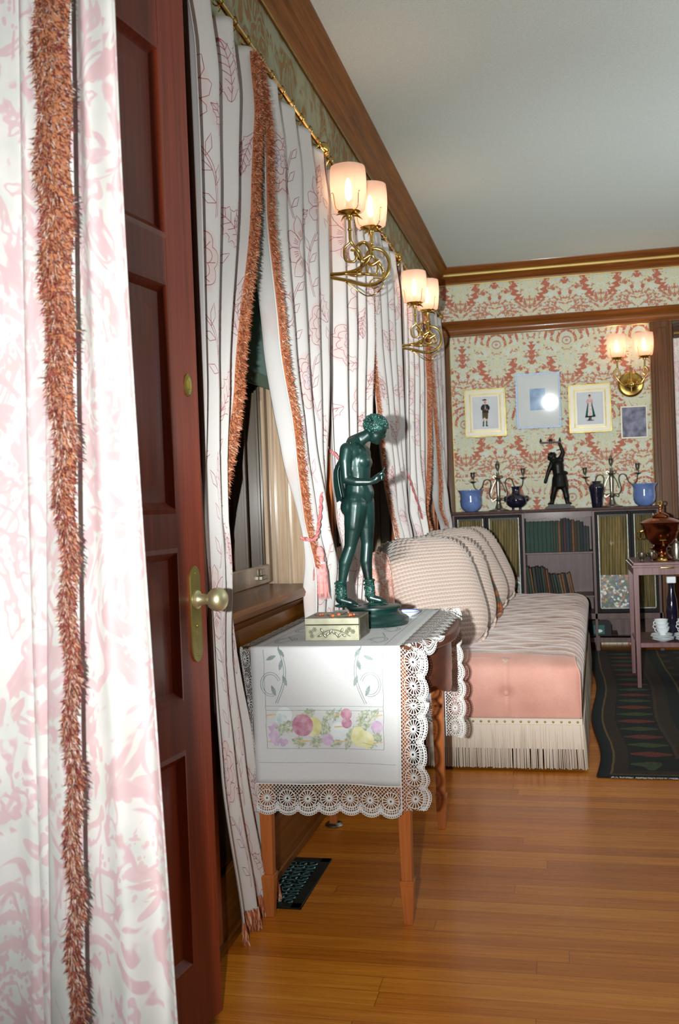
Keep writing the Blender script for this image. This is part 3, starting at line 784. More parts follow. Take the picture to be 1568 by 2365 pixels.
def fold(p): return math.sin(p + .55 * math.sin(p))
def curtain(name, label, keys, nf, side, z0=2.60, zb=.02, xm=-.90, amp=.040, fw=.052, push=.03, seed=1, ztie=1.12, z_fr=None, hem=False, group='lined floral curtains at the left-hand windows'):
    rnd = random.Random(seed); ph = rnd.uniform(0, 6); jit = [rnd.uniform(-.35, .35) for _ in range(nf + 2)]
    Wd = 1.35; H = z0 - zb
    def surf(u, z, off=0):
        yo, yi = interp(keys, z)
        wdt = abs(yi - yo); a = amp * (1 - .5 * sm((.95 - z) / .3)) * min(1.0, .30 + wdt / .75) * (1 - .35 * math.exp(-((z - ztie) / .16) ** 2))
        top = sm((z0 - z) / .25)
        k = u * nf; i = int(max(0, min(nf, k))); j = lerp(jit[i], jit[i + 1], sm(k - i))
        p = 2 * PI * (k + .13 * j) + ph + .35 * math.sin(z * 1.7 + j * 5)
        f = fold(p); f = lerp(math.copysign(abs(f) ** .5, f), f, top)
        y = lerp(yo, yi, u) + .010 * math.cos(p) * top
        x = xm + a * f + .05 * math.exp(-((z - ztie) / .22) ** 2) * (1 - abs(2 * u - 1)) + .02 * (1 - top) * -1
        x += push * sm((1.15 - z) / .2) * (1 - sm((.7 - z) / .5))
        if off:
            e = .004; q = surf(min(1, u + e), z) - surf(max(0, u - e), z); r = surf(u, z - .01) - surf(u, z + .01)
            n = q.cross(r); n.normalize()
            if n.x < 0 and n.y > -.2: n = -n
            if side < 0: pass
            return Vector((x, y, z)) + n * off * (1 if (n.x > 0) else -1)
        return Vector((x, y, z))
    root = thing(name, label, 'curtain', (0, 0, 0), 0, group)
    mots = motifs(Wd, H, rnd)
    mb = MB(); mb.recalc = False; NU, NZ = nf * 22, 120
    mb.grid(lambda u, v: surf(u, z0 - v * H), NU, NZ)
    vals = [tint_at(mots, (k % (NU + 1)) / NU * Wd, (k // (NU + 1)) / NZ * H) for k in range((NU + 1) * (NZ + 1))]
    cl = obj('curtain_panel', mb, 'curtain_cotton', root, smooth=180); add_print_attr(cl, vals)
    so = cl.modifiers.new('thickness', 'SOLIDIFY'); so.thickness = .0018; so.offset = 0
    pr = print_on(lambda s, h, off: surf(s / Wd, z0 - h, off), Wd, H, mots)
    obj('printed_flowers', pr, ['print_line', 'print_line_blue'], cl, smooth=180)
    z_fr = z_fr or (z0 - .02, max(zb, ztie - .25))
    def edge(t):
        z = lerp(z_fr[0], z_fr[1], t); p = surf(1, z); q = surf(.985, z); return p + Vector((.003, 0, 0)) - Vector((0, side, 0)) * .02, Vector((.15, side, 0)).normalized()
    band = MB(); band.recalc = False
    fr = fringe(edge, fw, 5200, rnd); obj('fringe', fr, 'fringe_rust', cl, smooth=0)
    bd = MB().grid(lambda u, v: edge(v)[0] + edge(v)[1] * (u - .5) * (fw - .004) + Vector((.012 * math.sin(PI * u) - .002, 0, 0)), 6, 60); bd.recalc = False
    obj('fringe_band', bd, 'fringe_rust', cl, smooth=180)
    if hem:
        hb = MB(); hb.recalc = False
        for k in range(1500):
            u = rnd.random(); p = surf(u, zb + rnd.uniform(.0, .045)); blades(hb, p + Vector((.004, -.004, 0)), Vector((rnd.uniform(-.1, .4), rnd.uniform(-.5, .1), -1)).normalized(), .032, .0022, rnd)
        obj('hem_fringe', hb, 'fringe_rust', cl, smooth=0)
    return root, surf
def rope(name_parent, pts, r=.0065):
    """two twisted cords"""
    mb = MB(); P = smoothpath(pts, 10)
    for s in (0, PI):
        q = []
        for i, p in enumerate(P):
            t = (P[min(i + 1, len(P) - 1)] - P[max(0, i - 1)]).normalized(); a = t.cross(Vector((0, 0, 1))); a.normalize(); c = t.cross(a)
            an = i * .9 + s; q.append(p + (a * math.cos(an) + c * math.sin(an)) * r * .55)
        mb.tube(q, r * .62, 6)
    return mb
def tassel(mb, p, L=.16, r=.028):
    p = Vector(p)
    mb.lathe([(.004, 0), (.012, -.01), (.017, -.03), (.014, -.045), (.016, -.05), (.016, -.056), (.019, -.06), (r * .9, -.09), (r, -L), (r * .96, -L - .005)], p, 20, flute=.06, nf=10)

# keys: z, outer edge y, inner edge y
A1 = curtain('curtain', 'floral curtain nearest the open door, rust fringe on its right edge, falling to the floor', [(2.60, 2.36, 2.95), (2.1, 2.40, 2.85), (1.53, 2.42, 2.67), (1.16, 2.40, 2.50), (.92, 2.42, 2.55), (.5, 2.46, 2.72), (.02, 2.58, 2.90)], 3, 1, seed=3, hem=True, z_fr=(2.58, 1.05), fw=.03, push=.0)
A2 = curtain('curtain', 'floral curtain of the nearest window, far half, gathered by a tasselled cord above the table', [(2.60, 3.88, 2.98), (2.1, 3.82, 2.96), (1.72, 3.76, 3.06), (1.37, 3.68, 3.23), (1.10, 3.665, 3.37), (.90, 3.74, 3.32), (.5, 3.86, 3.32), (.02, 3.9, 3.3)], 4, -1, seed=8, z_fr=(2.58, .98), zb=.45)
B1 = curtain('curtain', 'floral curtain behind the tall bronze figure, near half of the middle window', [(2.60, 3.98, 4.84), (2.0, 3.94, 4.80), (1.6, 3.92, 4.66), (1.2, 3.95, 4.34), (1.0, 3.96, 4.25), (.6, 3.95, 4.35), (.02, 3.95, 4.4)], 4, 1, seed=11, zb=.45)
B2 = curtain('curtain', 'floral curtain of the middle window, far half, rust fringe beside the bronze head', [(2.60, 5.74, 4.80), (2.0, 5.72, 4.86), (1.65, 5.70, 5.0), (1.33, 5.64, 5.12), (1.08, 5.60, 5.27), (.9, 5.62, 5.24), (.02, 5.7, 5.1)], 4, -1, seed=5, z_fr=(2.58, 1.0), zb=.45)
C1 = curtain('curtain', 'floral curtain behind the second wall lamp, near half of the farthest window', [(2.60, 5.84, 6.74), (2.0, 5.80, 6.72), (1.6, 5.72, 6.62), (1.3, 5.70, 6.50), (1.0, 5.74, 6.34), (.6, 5.8, 6.4), (.02, 5.8, 6.4)], 4, 1, seed=14, zb=.45)
C2 = curtain('curtain', 'floral curtain nearest the back wall, far half of the farthest window', [(2.60, 7.78, 6.72), (2.2, 7.75, 6.76), (1.9, 7.72, 6.88), (1.5, 7.68, 7.0), (1.2, 7.62, 7.12), (.95, 7.60, 7.30), (.02, 7.7, 7.2)], 4, -1, seed=21, z_fr=(2.58, 1.0), zb=.45)

# curtain rods
def rod(y0, y1, label):
    t = thing('curtain_rod', label, 'curtain rod', (-.90, (y0 + y1) / 2, 2.63), 0, 'brass curtain rods'); h = (y1 - y0) / 2
    obj('rod', MB().tube([(0, -h, 0), (0, h, 0)], .009, 10), 'brass', t)
    for s in (-1, 1):
        f = MB().lathe([(.009, 0), (.016, .004), (.012, .012), (.02, .022), (.028, .036), (.026, .052), (.014, .064), (.006, .07), (.007, .078), (.0001, .084)], (0, s * h, 0), 18, (0, s, 0))
        obj('finial', f, 'brass', t, smooth=60)
        obj('bracket', MB().tube([(-.04, s * (h - .04), -.03), (-.01, s * (h - .04), -.03), (0, s * (h - .04), -.012)], .006, 8).lathe([(.02, 0), (.02, .006)], (-.046, s * (h - .04), -.03), 14, (1, 0, 0)), 'brass', t)
    rg = MB(); n = 14
    for k in range(n):
        y = -h + .06 + (2 * h - .12) * k / (n - 1)
        rg.tube([(.016 * math.cos(a), y + .003 * math.sin(a), .016 * math.sin(a) - .004) for a in [2 * PI * q / 12 for q in range(13)]], .0022, 5, cap=False)
        rg.tube([(0, y, -.018), (.006, y, -.028), (0, y, -.036)], .0018, 5)
    obj('ring', rg, 'brass', t)['kind'] = 'stuff'
rod(2.12, 3.90, 'brass curtain rod over the nearest window with ball finial by the wall lamp')
rod(4.0, 5.78, 'brass curtain rod over the middle window, between the two wall lamps')
rod(5.86, 7.82, 'brass curtain rod over the farthest window, ending by the back wall')

# tiebacks
def tieback(label, pts, tas=None, bone=None):
    p0 = Vector(pts[0]); t = thing('curtain_tieback', label, 'curtain tieback', p0, 0, 'twisted cord curtain tiebacks')
    obj('cord', rope(None, [Vector(p) - p0 for p in pts]), 'pink_cord', t, smooth=60)
    obj('hook', MB().lathe([(.008, 0), (.008, .02), (.011, .025), (.006, .032), (.0001, .035)], (-.02, 0, 0), 12, (1, 0, 0)), 'white_china', t)
    if tas:
        m = MB(); tassel(m, Vector(tas) - p0); obj('tassel', m, 'tassel_pink', t, smooth=60)
        m = MB(); m.recalc = False; r = random.Random(4); q = Vector(tas) - p0
        for k in range(420):
            a = r.uniform(0, 2 * PI); b = q + Vector((.02 * math.cos(a), .02 * math.sin(a), -.062)); blades(m, b, Vector((.08 * math.cos(a), .08 * math.sin(a), -1)).normalized(), .125, .0011, r, 0)
        obj('tassel_skirt', m, 'thread', t, smooth=0)
        obj('tassel_ring', MB().lathe([(.019, 0), (.022, .004), (.019, .009)], q + Vector((0, 0, -.064)), 18), 'white_china', t, smooth=60)
tieback('red and white twisted cord with big pink tassel hanging by the window sill', [(-.925, 3.62, 1.36), (-.865, 3.55, 1.30), (-.845, 3.47, 1.22), (-.840, 3.40, 1.13), (-.842, 3.345, 1.075), (-.89, 3.33, 1.08)], (-.835, 3.37, 1.05))
tieback('red and white twisted cord slung behind the bronze figure\'s shoulder', [(-.925, 3.90, 1.42), (-.885, 3.90, 1.39), (-.855, 3.95, 1.33), (-.84, 4.02, 1.22), (-.84, 4.12, 1.12), (-.88, 4.2, 1.08)])
tieback('red and white twisted cord slanting down above the second cushion', [(-.925, 5.66, 1.39), (-.875, 5.66, 1.36), (-.855, 5.78, 1.26), (-.845, 6.0, 1.11), (-.845, 6.25, .93), (-.88, 6.32, .88)])

# ------------------------------------------------------------ near portiere
def portiere():
    rnd = random.Random(2)
    t = thing('portiere', 'pale pink and white patterned door curtain with copper fringe hanging at far left foreground', 'curtain', (-.68, 1.33, 0))
    Y = 1.33
    def back(u, z, y0=Y):
        x0 = lerp(-.79, -.846, (1.95 - z) / 1.5); x1 = lerp(-.604, -.566, sm((1.9 - z) / 1.9))
        p = u * 2 * PI * 2.2 + .5 + .3 * math.sin(z * 2)
        return Vector((lerp(x0, x1, u), y0 + .022 * fold(p) + .01 * math.sin(u * 9 + z), z))
    def front(u, z):
        x0 = lerp(-.90, -.93, (1.95 - z) / 1.5); x1 = lerp(-.640, -.684, (1.95 - z) / 1.5)
        k = .5 + .5 * math.tanh((u - .66) * 30); fold2 = -.018 * math.exp(-((u - .70) / .03) ** 2)
        return Vector((lerp(x0, x1, u), Y - .045 - .018 * math.sin(u * 8 + .4 * math.sin(z * 3)) + fold2 * -1.6 + .012 * k, z))
    for nm, fn, W in (('back_panel', lambda u, z: back(u, z), .45), ('front_panel', front, .38)):
        mb = MB().grid(lambda u, v: fn(u, 2.45 - 2.43 * v) - Vector((-.68, 1.33, 0)), 90, 60, uvfn=lambda u, v: (u * W + (.7 if nm == 'front_panel' else 0), v * 2.43))
        o = obj(nm, mb, 'portiere_cotton', t, smooth=180); so = o.modifiers.new('thickness', 'SOLIDIFY'); so.thickness = .002; so.offset = 0
        if nm == 'front_panel': fp = o
    def edge(tt):
        z = lerp(2.44, .03, tt); wd = lerp(.055, .020, sm((1.75 - z) / .8)); p = front(1, z)
        return p + Vector((-wd * .5 + .004 * math.sin(z * 40), -.006, 0)) - Vector((-.68, 1.33, 0)), Vector((wd / .05, -.05, 0))
    m = MB(); m.recalc = False
    for k in range(21000):
        p, ac = edge(rnd.random()); s = rnd.uniform(-.5, .5)
        base = p + ac * s * .05 + Vector((0, -.010 * (1 - (2 * s) ** 2), 0))
        dv = Vector((.35 + s * 1.2 + rnd.uniform(-.4, .5), rnd.uniform(-.9, -.2), rnd.uniform(-1.1, .1))).normalized()
        blades(m, base, dv, rnd.uniform(.006, .014), .0009, rnd)
    obj('fringe', m, 'fringe_copper', fp, smooth=0)
    bd = MB().grid(lambda u, v: edge(v)[0] + edge(v)[1] * (u - .5) * .05 + Vector((0, -.008 * math.sin(PI * u), 0)), 6, 60); bd.recalc = False
    obj('fringe_band', bd, 'fringe_copper', fp, smooth=180)
portiere()

# ------------------------------------------------------------ lamps
def shade_parts(t, p, s=1.0, light=3.5):
    p = Vector(p)
    prof = [(.012, .0), (.044, .001), (.0555, .005), (.0605, .03), (.0650, .07), (.0665, .105), (.0655, .14), (.063, .163), (.062, .163), (.0645, .14), (.0655, .105), (.064, .07), (.0595, .03), (.0545, .007), (.044, .003), (.012, .003)]
    sh = obj('lamp_shade', MB().lathe([(r * s * 1.08, z * s * 1.08) for r, z in prof], p, 64, flute=.012, nf=32, cap=False), 'lamp_glass', t, smooth=80)
    h = MB().lathe([(.014, -.03), (.011, -.018), (.02, -.008), (.042, -.004), (.046, 0), (.02, .002), (.014, .012), (.013, .045), (.004, .047)], p, 24)
    for k in range(4):
        a = PI / 4 + k * PI / 2; c, q = math.cos(a) * s, math.sin(a) * s
        h.tube(smoothpath([p + Vector((.04 * c, .04 * q, -.002)), p + Vector((.063 * c, .063 * q, .01)), p + Vector((.069 * c, .069 * q, .05)), p + Vector((.074 * c, .074 * q, .065)), p + Vector((.08 * c, .08 * q, .062))], 3), .0016, 5)
        h.tube(smoothpath([p + Vector((.015 * c, .015 * q, -.012)), p + Vector((.04 * c, .04 * q, -.010)), p + Vector((.062 * c, .062 * q, -.022))], 3), [.004, .0045, .005, .005, .004, .002, .0008], 5)
    obj('shade_gallery', h, 'brass', t, smooth=60)
    obj('light_bulb', MB().lathe([(.006, .045), (.012, .06), (.014, .08), (.012, .105), (.006, .128), (.0001, .135)], p, 16), 'bulb', t, smooth=80)
    o = lamp('lamp_glow', 'POINT', (0, 0, 0), light * .3, (1, .50, .30), shadow_soft_size=.02); o.parent = t; o.location = p + Vector((0, 0, .085))
def wall_lamp(label, loc):
    t = thing('wall_lamp', label, 'wall lamp', loc, 0, 'brass two-light wall lamps on the left wall')
    b = MB().lathe([(.045, 0), (.045, .006), (.03, .012), (.018, .02), (.010, .03), (.010, .05)], (-.03, 0, 0), 24, (1, 0, 0)).ball((.0, 0, -.004), .016)
    obj('wall_plate', b, 'brass', t, smooth=60)
    up = [(.0, 0, 0), (.07, .04, .004), (.13, .07, .02), (.17, .09, .055), (.185, .10, .10), (.165, .10, .135), (.135, .09, .12), (.13, .08, .085), (.155, .07, .06), (.19, .07, .075)]
    lo = [(0, 0, -.006), (.09, .05, -.022), (.17, .09, -.04), (.23, .12, -.015), (.255, .14, .045), (.235, .14, .10), (.19, .13, .115), (.165, .12, .08), (.185, .11, .045), (.22, .11, .06)]
    a = MB(); a.tube(smoothpath(up, 12), .0075, 8); obj('scroll_arm', a, 'brass', t, smooth=60)
    a = MB(); a.tube(smoothpath(lo, 12), .0075, 8); obj('scroll_arm', a, 'brass', t, smooth=60)
    # thin hanging ring curl
    cu = [(.08, .045, -.02), (.13, .06, -.06), (.17, .08, -.085), (.21, .08, -.075), (.235, .09, -.045), (.225, .09, -.02), (.195, .09, -.015), (.18, .09, -.035), (.195, .09, -.055), (.215, .09, -.05)]
    a = MB(); a.tube(smoothpath(cu, 12), .0028, 6); obj('ring_curl', a, 'brass', t, smooth=60)
    for (sx, sy, sz), k in (((.125, .0, .235), 0), ((.165, .25, .235), 1)):
        st = MB(); st.tube(smoothpath([(sx, sy, sz - .02), (sx, sy, sz - .08), (sx + .004, sy, sz - .12), (sx + .03, sy + .02, sz - .155), (sx + .04, sy + .02, sz - .20), (sx + .01, .07, sz - .235), (.09, .05, .005)], 12), .0065, 8)
        st.tube(smoothpath([(sx, sy, sz - .12), (sx - .025, sy, sz - .145), (sx - .02, sy, sz - .19), (sx + .015, sy, sz - .195), (sx + .022, sy, sz - .16), (sx, sy, sz - .15)], 12), .005, 7)
        st.lathe([(.0065, -.075), (.010, -.07), (.0065, -.062)], (sx, sy, sz), 12)
        obj('candle_arm', st, 'brass', t, smooth=60); shade_parts(t, (sx, sy, sz))
    return t
wl = wall_lamp('two-light brass wall lamp above the green bronze youth, nearer of the pair', (-.912, 3.88, 2.112))
w2 = wall_lamp('two-light brass wall lamp farther along the left wall, near the back corner', (-.912, 5.66, 2.085))
# the lamp on the back wall
def back_lamp():
    t = thing('wall_lamp', 'two-light lamp with round brass plate on the back wall by the post', 'wall lamp', (.545, YB - .003, 2.03))
    obj('wall_plate', MB().lathe([(.098, 0), (.10, .008), (.095, .016), (.08, .02), (.06, .022), (.035, .034), (.02, .05), (.018, .07), (.0001, .075)], (0, 0, 0), 40, (0, -1, 0)), 'brass', t, smooth=50)
    obj('centre_stem', MB().tube([(0, -.06, -.06), (0, -.06, .12)], .006, 8).ball((0, -.06, .125), .009).ball((0, -.075, -.01), .013).ball((.045, -.05, -.02), .011).ball((.045, -.05, .01), .010), 'brass', t, smooth=60)
    for s in (-1, 1):
        a = MB().tube(smoothpath([(s * .02, -.06, 0), (s * .06, -.08, -.01), (s * .095, -.09, .03), (s * .125, -.09, .08), (s * .105, -.09, .12), (s * .085, -.09, .08), (s * .10, -.09, .06)], 6), .007, 8)
        a.tube(smoothpath([(s * .10, -.09, .115), (s * .102, -.09, .15), (s * .102, -.09, .20)], 4), .006, 8)
        obj('scroll_arm', a, 'brass', t, smooth=60); shade_parts(t, (s * .102, -.09, .205), light=3.0)
back_lamp()

# ------------------------------------------------------------ side table
TT = .795                                    # table top height
def t_right(y): s = max(0, min(1, (y - 2.74) / .90)); return -.452 + .115 * math.sin(PI * s ** .85) ** .8
tb = thing('side_table', 'satinwood side table with tapered legs and bowed right edge under a lace cloth', 'table', (-.67, 3.18, 0))
def TL(mb): return mb.shift((.67, -3.18, 0))
ys = [2.735 + .905 * k / 24 for k in range(25)]
out = [(-.908, 2.735)] + [(t_right(y), y) for y in ys] + [(-.908, 3.64)]
mb = MB().prism(out, TT - .028, TT - .004, 'xy'); mb.prism([(x * .994 - .004, y) for x, y in out], TT - .034, TT - .028, 'xy')
obj('tabletop', TL(mb), 'satin_wood_h', tb, smooth=30, bevel=.003)
mb = MB().box(-.90, -.885, 2.76, 3.62, TT - .15, TT - .033).box(-.9, -.46, 2.755, 2.77, TT - .15, TT - .033).box(-.9, -.46, 3.60, 3.615, TT - .15, TT - .033)
ins = [(t_right(y) - .03, y) for y in ys]
mb.prism(ins + [(x - .012, y) for x, y in ins[::-1]], TT - .15, TT - .033, 'xy')
obj('apron', TL(mb), 'satin_wood_h', tb, smooth=30)
# shaped spandrel leaf hanging from the bowed side
sp = [(y, TT - .15 - .055 * math.sin(PI * (y - 2.95) / .42) if 2.95 < y < 3.37 else TT - .15) for y in ys]
mb = MB(); b = 0
for (y, z) in sp: mb.v += [Vector((t_right(y) - .032, y, z)), Vector((t_right(y) - .032, y, TT - .14)), Vector((t_right(y) - .042, y, z)), Vector((t_right(y) - .042, y, TT - .14))]
for k in range(24):
    q = 4 * k; mb.face((q, q + 4, q + 5, q + 1)); mb.face((q + 2, q + 3, q + 7, q + 6)); mb.face((q, q + 2, q + 6, q + 4))
obj('shaped_skirt', TL(mb), 'satin_wood_h', tb, smooth=40)
for lx, ly in ((-.467, 2.775), (-.875, 2.775), (-.872, 3.585), (-.470, 3.595)):
    mb = MB().frustum((lx, ly), .125, TT - .035, .0155, .024).frustum((lx, ly), .112, .126, .020, .0205).frustum((lx, ly), .0, .112, .0125, .0195)
    leg = obj('leg', TL(mb), 'satin_wood', tb, smooth=0, bevel=.0012)
cup = MB().lathe([(.030, 0), (.034, .003), (.030, .010), (.022, .013), (.022, .008), (.0001, .007)], (0, 0, 0), 24)
for (cx, cy, lb) in ((-.872, 3.585, 'small dark metal caster cup under the far left table leg'),):
    tag(obj('caster_cup', cup, 'silver', None, smooth=60, loc=(cx, cy, .0005)), lb, 'caster cup')

# ------------------------------------------------------------ runner with lace
run = thing('table_runner', 'white linen runner with crochet lace border and embroidered fruit, draped over the side table', 'tablecloth', (-.67, 3.18, 0))
ZR = TT - .002
xl, xr = -.888, -.455
yf, yb = 2.722, 3.655                     # where the cloth turns down
def cloth(s, h, off=0):
    """s across (x), h measured along: 0 = front hem (bottom) .. ; returns a point"""
    # h<0.385 front drop, then top, then back drop
    D = .385
    if h < D:
        t = h / D; z = ZR - (D - h); k = 1 - t
        x = lerp(xl + .006 * k, xr - .010 * k, (s - xl) / (xr - xl)) if True else s
        return Vector((x, yf - .006 - .008 * math.sin(s * 14 + 1) * k - off, z))
    L = yb - yf
    if h < D + L:
        t = (h - D) / L; return Vector((s, yf + (h - D), ZR + .0025 + off + .003 * math.exp(-((h - D) / .01) ** 2) * 0))
    q = h - D - L
    return Vector((s, yb + .004 + off, ZR - q))
mb = MB(); mb.recalc = False
hs = [.385 * k / 24 for k in range(24)] + [.383, .385, .387] + [.385 + .933 * k / 12 for k in range(1, 13)] + [1.318 + .34 * k / 16 for k in range(1, 17)]
ss = [xl + (xr - xl) * k / 24 for k in range(25)]
for h in hs:
    for s in ss: mb.v.append(cloth(s, h) + Vector((.67, -3.18, 0)))
for j in range(len(hs) - 1):
    for i in range(24): mb.face((j * 25 + i, j * 25 + i + 1, (j + 1) * 25 + i + 1, (j + 1) * 25 + i))
ln = obj('linen', mb, 'linen', run, smooth=60); so = ln.modifiers.new('t', 'SOLIDIFY'); so.thickness = .0012; so.offset = 0

def lace(fn, length, width, n, off=(.67, -3.18, 0), lw=.0012, wheel=True):
    """crochet edging in band coordinates a (0..length) and b (0 at cloth .. width at scallop)"""
    mb = MB(); mb.recalc = False; o = Vector(off)
    def rib(pts, w):
        b0 = len(mb.v); m = len(pts)
        for i, (a, b) in enumerate(pts):
            p, q = pts[max(0, i - 1)], pts[min(m - 1, i + 1)]; ta, tb_ = q[0] - p[0], q[1] - p[1]; l = math.hypot(ta, tb_) or 1
            da, db = -tb_ / l * w, ta / l * w
            mb.v.append(fn(a + da, b + db) + o); mb.v.append(fn(a - da, b - db) + o)
        for i in range(m - 1): mb.face((b0 + 2 * i, b0 + 2 * i + 1, b0 + 2 * i + 3, b0 + 2 * i + 2))
    P = length / n
    edge = lambda a: width * (.80 + .20 * abs(math.sin(PI * a / P)) ** .6)
    for k in range(n):
        c = (k + .5) * P; cb = width * .52; R = min(P * .40, width * .40)
        for m in range(16):
            t = 2 * PI * m / 16; rib([(c + .12 * R * math.cos(t), cb + .12 * R * math.sin(t)), (c + R * math.cos(t), cb + R * math.sin(t))], lw * 1.15)
        rib([(c + .22 * R * math.cos(2 * PI * m / 12), cb + .22 * R * math.sin(2 * PI * m / 12)) for m in range(13)], lw * 1.8)
        rib([(c + R * math.cos(2 * PI * m / 24), cb + R * math.sin(2 * PI * m / 24)) for m in range(25)], lw)
        # scallop rows
        for q, w in ((1.0, 2.6), (.90, .9), (.80, .9)):
            rib([(k * P + P * m / 14, (edge(k * P + P * m / 14)) * q) for m in range(15)], lw * w)
        for m in range(10):
            a = k * P + P * (m + .5) / 10; rib([(a, edge(a) * .8), (a + (a - c) * .12, edge(a) * 1.0)], lw)
            rib([(a + .3 * P * math.cos(t) / 6, edge(a) + .004 + .0045 * math.sin(t)) for t in [PI * z / 3 for z in range(7)]], lw)
    # diagonal net, left out inside the wheels
    st = .0108
    for sgn in (1, -1):
        k = -int(width / st) - 2
        while k * st < length + width:
            seg = []
            for m in range(int(width / .004) + 1):
                b = m * .004; a = k * st + sgn * b + (0 if sgn > 0 else width * .0)
                ok = 0 <= a <= length and b < edge(a) * .9
                if ok:
                    kk = int(a / P); ok = math.hypot(a - (kk + .5) * P, b - width * .52) > min(P * .40, width * .40) * .97
                if ok: seg.append((a, b))
                else:
                    if len(seg) > 1: rib(seg, lw * .62)
                    seg = []
            if len(seg) > 1: rib(seg, lw * .62)
            k += 1
    rib([(length * m / 40, .001) for m in range(41)], lw * 1.5)
    return mb
# bottom front edge
def f_front(a, b):
    p = cloth(lerp(xl, xr, a / .433), 0.0); return p + Vector((0, -.002 + .004 * math.sin(a * 30), -b))
obj('lace_edging', lace(f_front, .433, .082, 7), 'lace', run, smooth=0)
# right front side, with a wavy hang
def f_rf(a, b):
    p = cloth(xr, min(.385, max(0, a - .07)))
    if a < .07: p = p + Vector((0, 0, -(.07 - a)))
    w = .5 + .5 * math.sin(a * 21); return p + Vector((b * (.86 + .1 * w), -.003 + b * .35 * math.sin(a * 26 + 1), -b * .18 * (a > .3)))
obj('lace_edging', lace(f_rf, .455, .078, 7), 'lace', run, smooth=0)
def f_lf(a, b):
    p = cloth(xl, min(.385, max(0, a))); return p + Vector((-b * .55, b * .30 + .01 * math.sin(a * 30), 0))
obj('lace_edging', lace(f_lf, .385, .062, 6), 'lace', run, smooth=0)
# along the right side of the top, drooping over the edge
def f_rt(a, b):
    y = yf + a; xe = t_right(min(3.62, max(2.75, y))) - xr; xe = max(.004, xe)
    r = .012 * math.sin(a * 40) 
    if b < xe: return Vector((xr + b, y, ZR + .004 + .001 * math.sin(a * 90)))
    q = b - xe; return Vector((xr + xe + .010 + q * .25, y + r * .4, ZR + .002 - q * .95))
obj('lace_edging', lace(f_rt, .93, .088, 13), 'lace', run, smooth=0)
def f_lt(a, b): return Vector((xl - b * .4, yf + a, ZR + .004))
obj('lace_edging', lace(f_lt, .93, .06, 13), 'lace', run, smooth=0)
# far end drop
def f_rb(a, b): return Vector((xr + .004 + b * .9, yb + .004 - .03 * math.sin(a * 16) * b / .07, ZR - a))
obj('lace_edging', lace(f_rb, .47, .075, 7), 'lace', run, smooth=0)
def f_bb(a, b): return Vector((lerp(xl, xr, a / .433), yb + .006, ZR - .34 - b))
obj('lace_edging', lace(f_bb, .433, .08, 7), 'lace', run, smooth=0)

# embroidery on the front drop: x offset a from xl, height z
ZB = ZR - .385
def epoint(a, z, off=.0014): off += .0022; p = cloth(xl + a, z - ZB + 0.0, off); return p + Vector((.67, -3.18, 0)) + Vector((0, -off * .3, 0))
def epoly(mb, pts, mi, off):
    mb.mat(mi); b0 = len(mb.v); mb.v += [epoint(a, z, off) for a, z in pts]; cx = sum(p[0] for p in pts) / len(pts); cz = sum(p[1] for p in pts) / len(pts)
    mb.v.append(epoint(cx, cz, off)); n = len(pts)
    for i in range(n): mb.face((b0 + i, b0 + (i + 1) % n, b0 + n))
def eline(mb, pts, w, mi, off=.0016):
    mb.mat(mi); b0 = len(mb.v); m = len(pts)
    for i, (a, z) in enumerate(pts):
        p, q = pts[max(0, i - 1)], pts[min(m - 1, i + 1)]; ta, tz = q[0] - p[0], q[1] - p[1]; l = math.hypot(ta, tz) or 1
        mb.v.append(epoint(a - tz / l * w, z + ta / l * w, off)); mb.v.append(epoint(a + tz / l * w, z - ta / l * w, off))
    for i in range(m - 1): mb.face((b0 + 2 * i, b0 + 2 * i + 1, b0 + 2 * i + 3, b0 + 2 * i + 2))
def dye(n, lo, hi, sc=60): 
    m = Mat(n, lo, .9); m.color(m.ramp(m.noise(sc, 3), ((.35, lo), (.65, hi)))); MT[n] = m.m
dye('dye_plum', (.42, .16, .26), (.60, .36, .42), 45); dye('dye_yellow', (.58, .56, .22), (.74, .73, .50), 40); dye('dye_green', (.26, .32, .20), (.60, .62, .52), 110)
dye('dye_lilac', (.50, .36, .52), (.62, .48, .62)); dye('dye_blue', (.46, .56, .58), (.64, .70, .70)); dye('dye_stem', (.60, .42, .18), (.66, .50, .26)); dye('dye_grey', (.20, .25, .25), (.30, .35, .34)); dye('dye_pale', (.58, .64, .64), (.70, .74, .74), 20)
em = MB(); em.recalc = False
EM = ['dye_grey', 'dye_plum', 'dye_yellow', 'dye_green', 'dye_lilac', 'dye_blue', 'dye_stem', 'dye_pale']
x0, x1, z0_, z1_ = .040, .385, .508, .628
for a, b, c, d_ in ((x0, z0_, x1, z0_), (x0, z1_ - .012, x1, z1_ - .012), (x0, z1_, x1, z1_), (x0, z0_, x0, z1_), (x1, z0_, x1, z1_), (x0, z1_, x0, ZR - .004), (x1, z1_, x1, ZR - .004), (.01, .468, .42, .468)):
    eline(em, [(lerp(a, c, k / 10) + .001 * math.sin(k), lerp(b, d_, k / 10)) for k in range(11)], .0006, 0)
for zz in (.605, .572, .530): 
    for a0, a1 in ((x0 + .003, x0 + .03), (.13, .17), (.24, .28), (x1 - .03, x1 - .003)): eline(em, [(a0, zz - .003), (a1, zz)], .002, 6)
def circ(a, z, r, n=20, sq=1): return [(a + r * math.cos(2 * PI * k / n), z + r * sq * math.sin(2 * PI * k / n)) for k in range(n)]
def leafp(a, z, L, W, rot):
    c, s = math.cos(rot), math.sin(rot); P = []
    for sg in (1, -1):
        for k in (range(0, 11) if sg == 1 else range(10, -1, -1)):
            t = k / 10; u = (t - .5) * L; v = sg * W * .5 * math.sin(PI * t) * (1 + .18 * (-1) ** k); P.append((a + u * c - v * s, z + u * s + v * c))
    return P
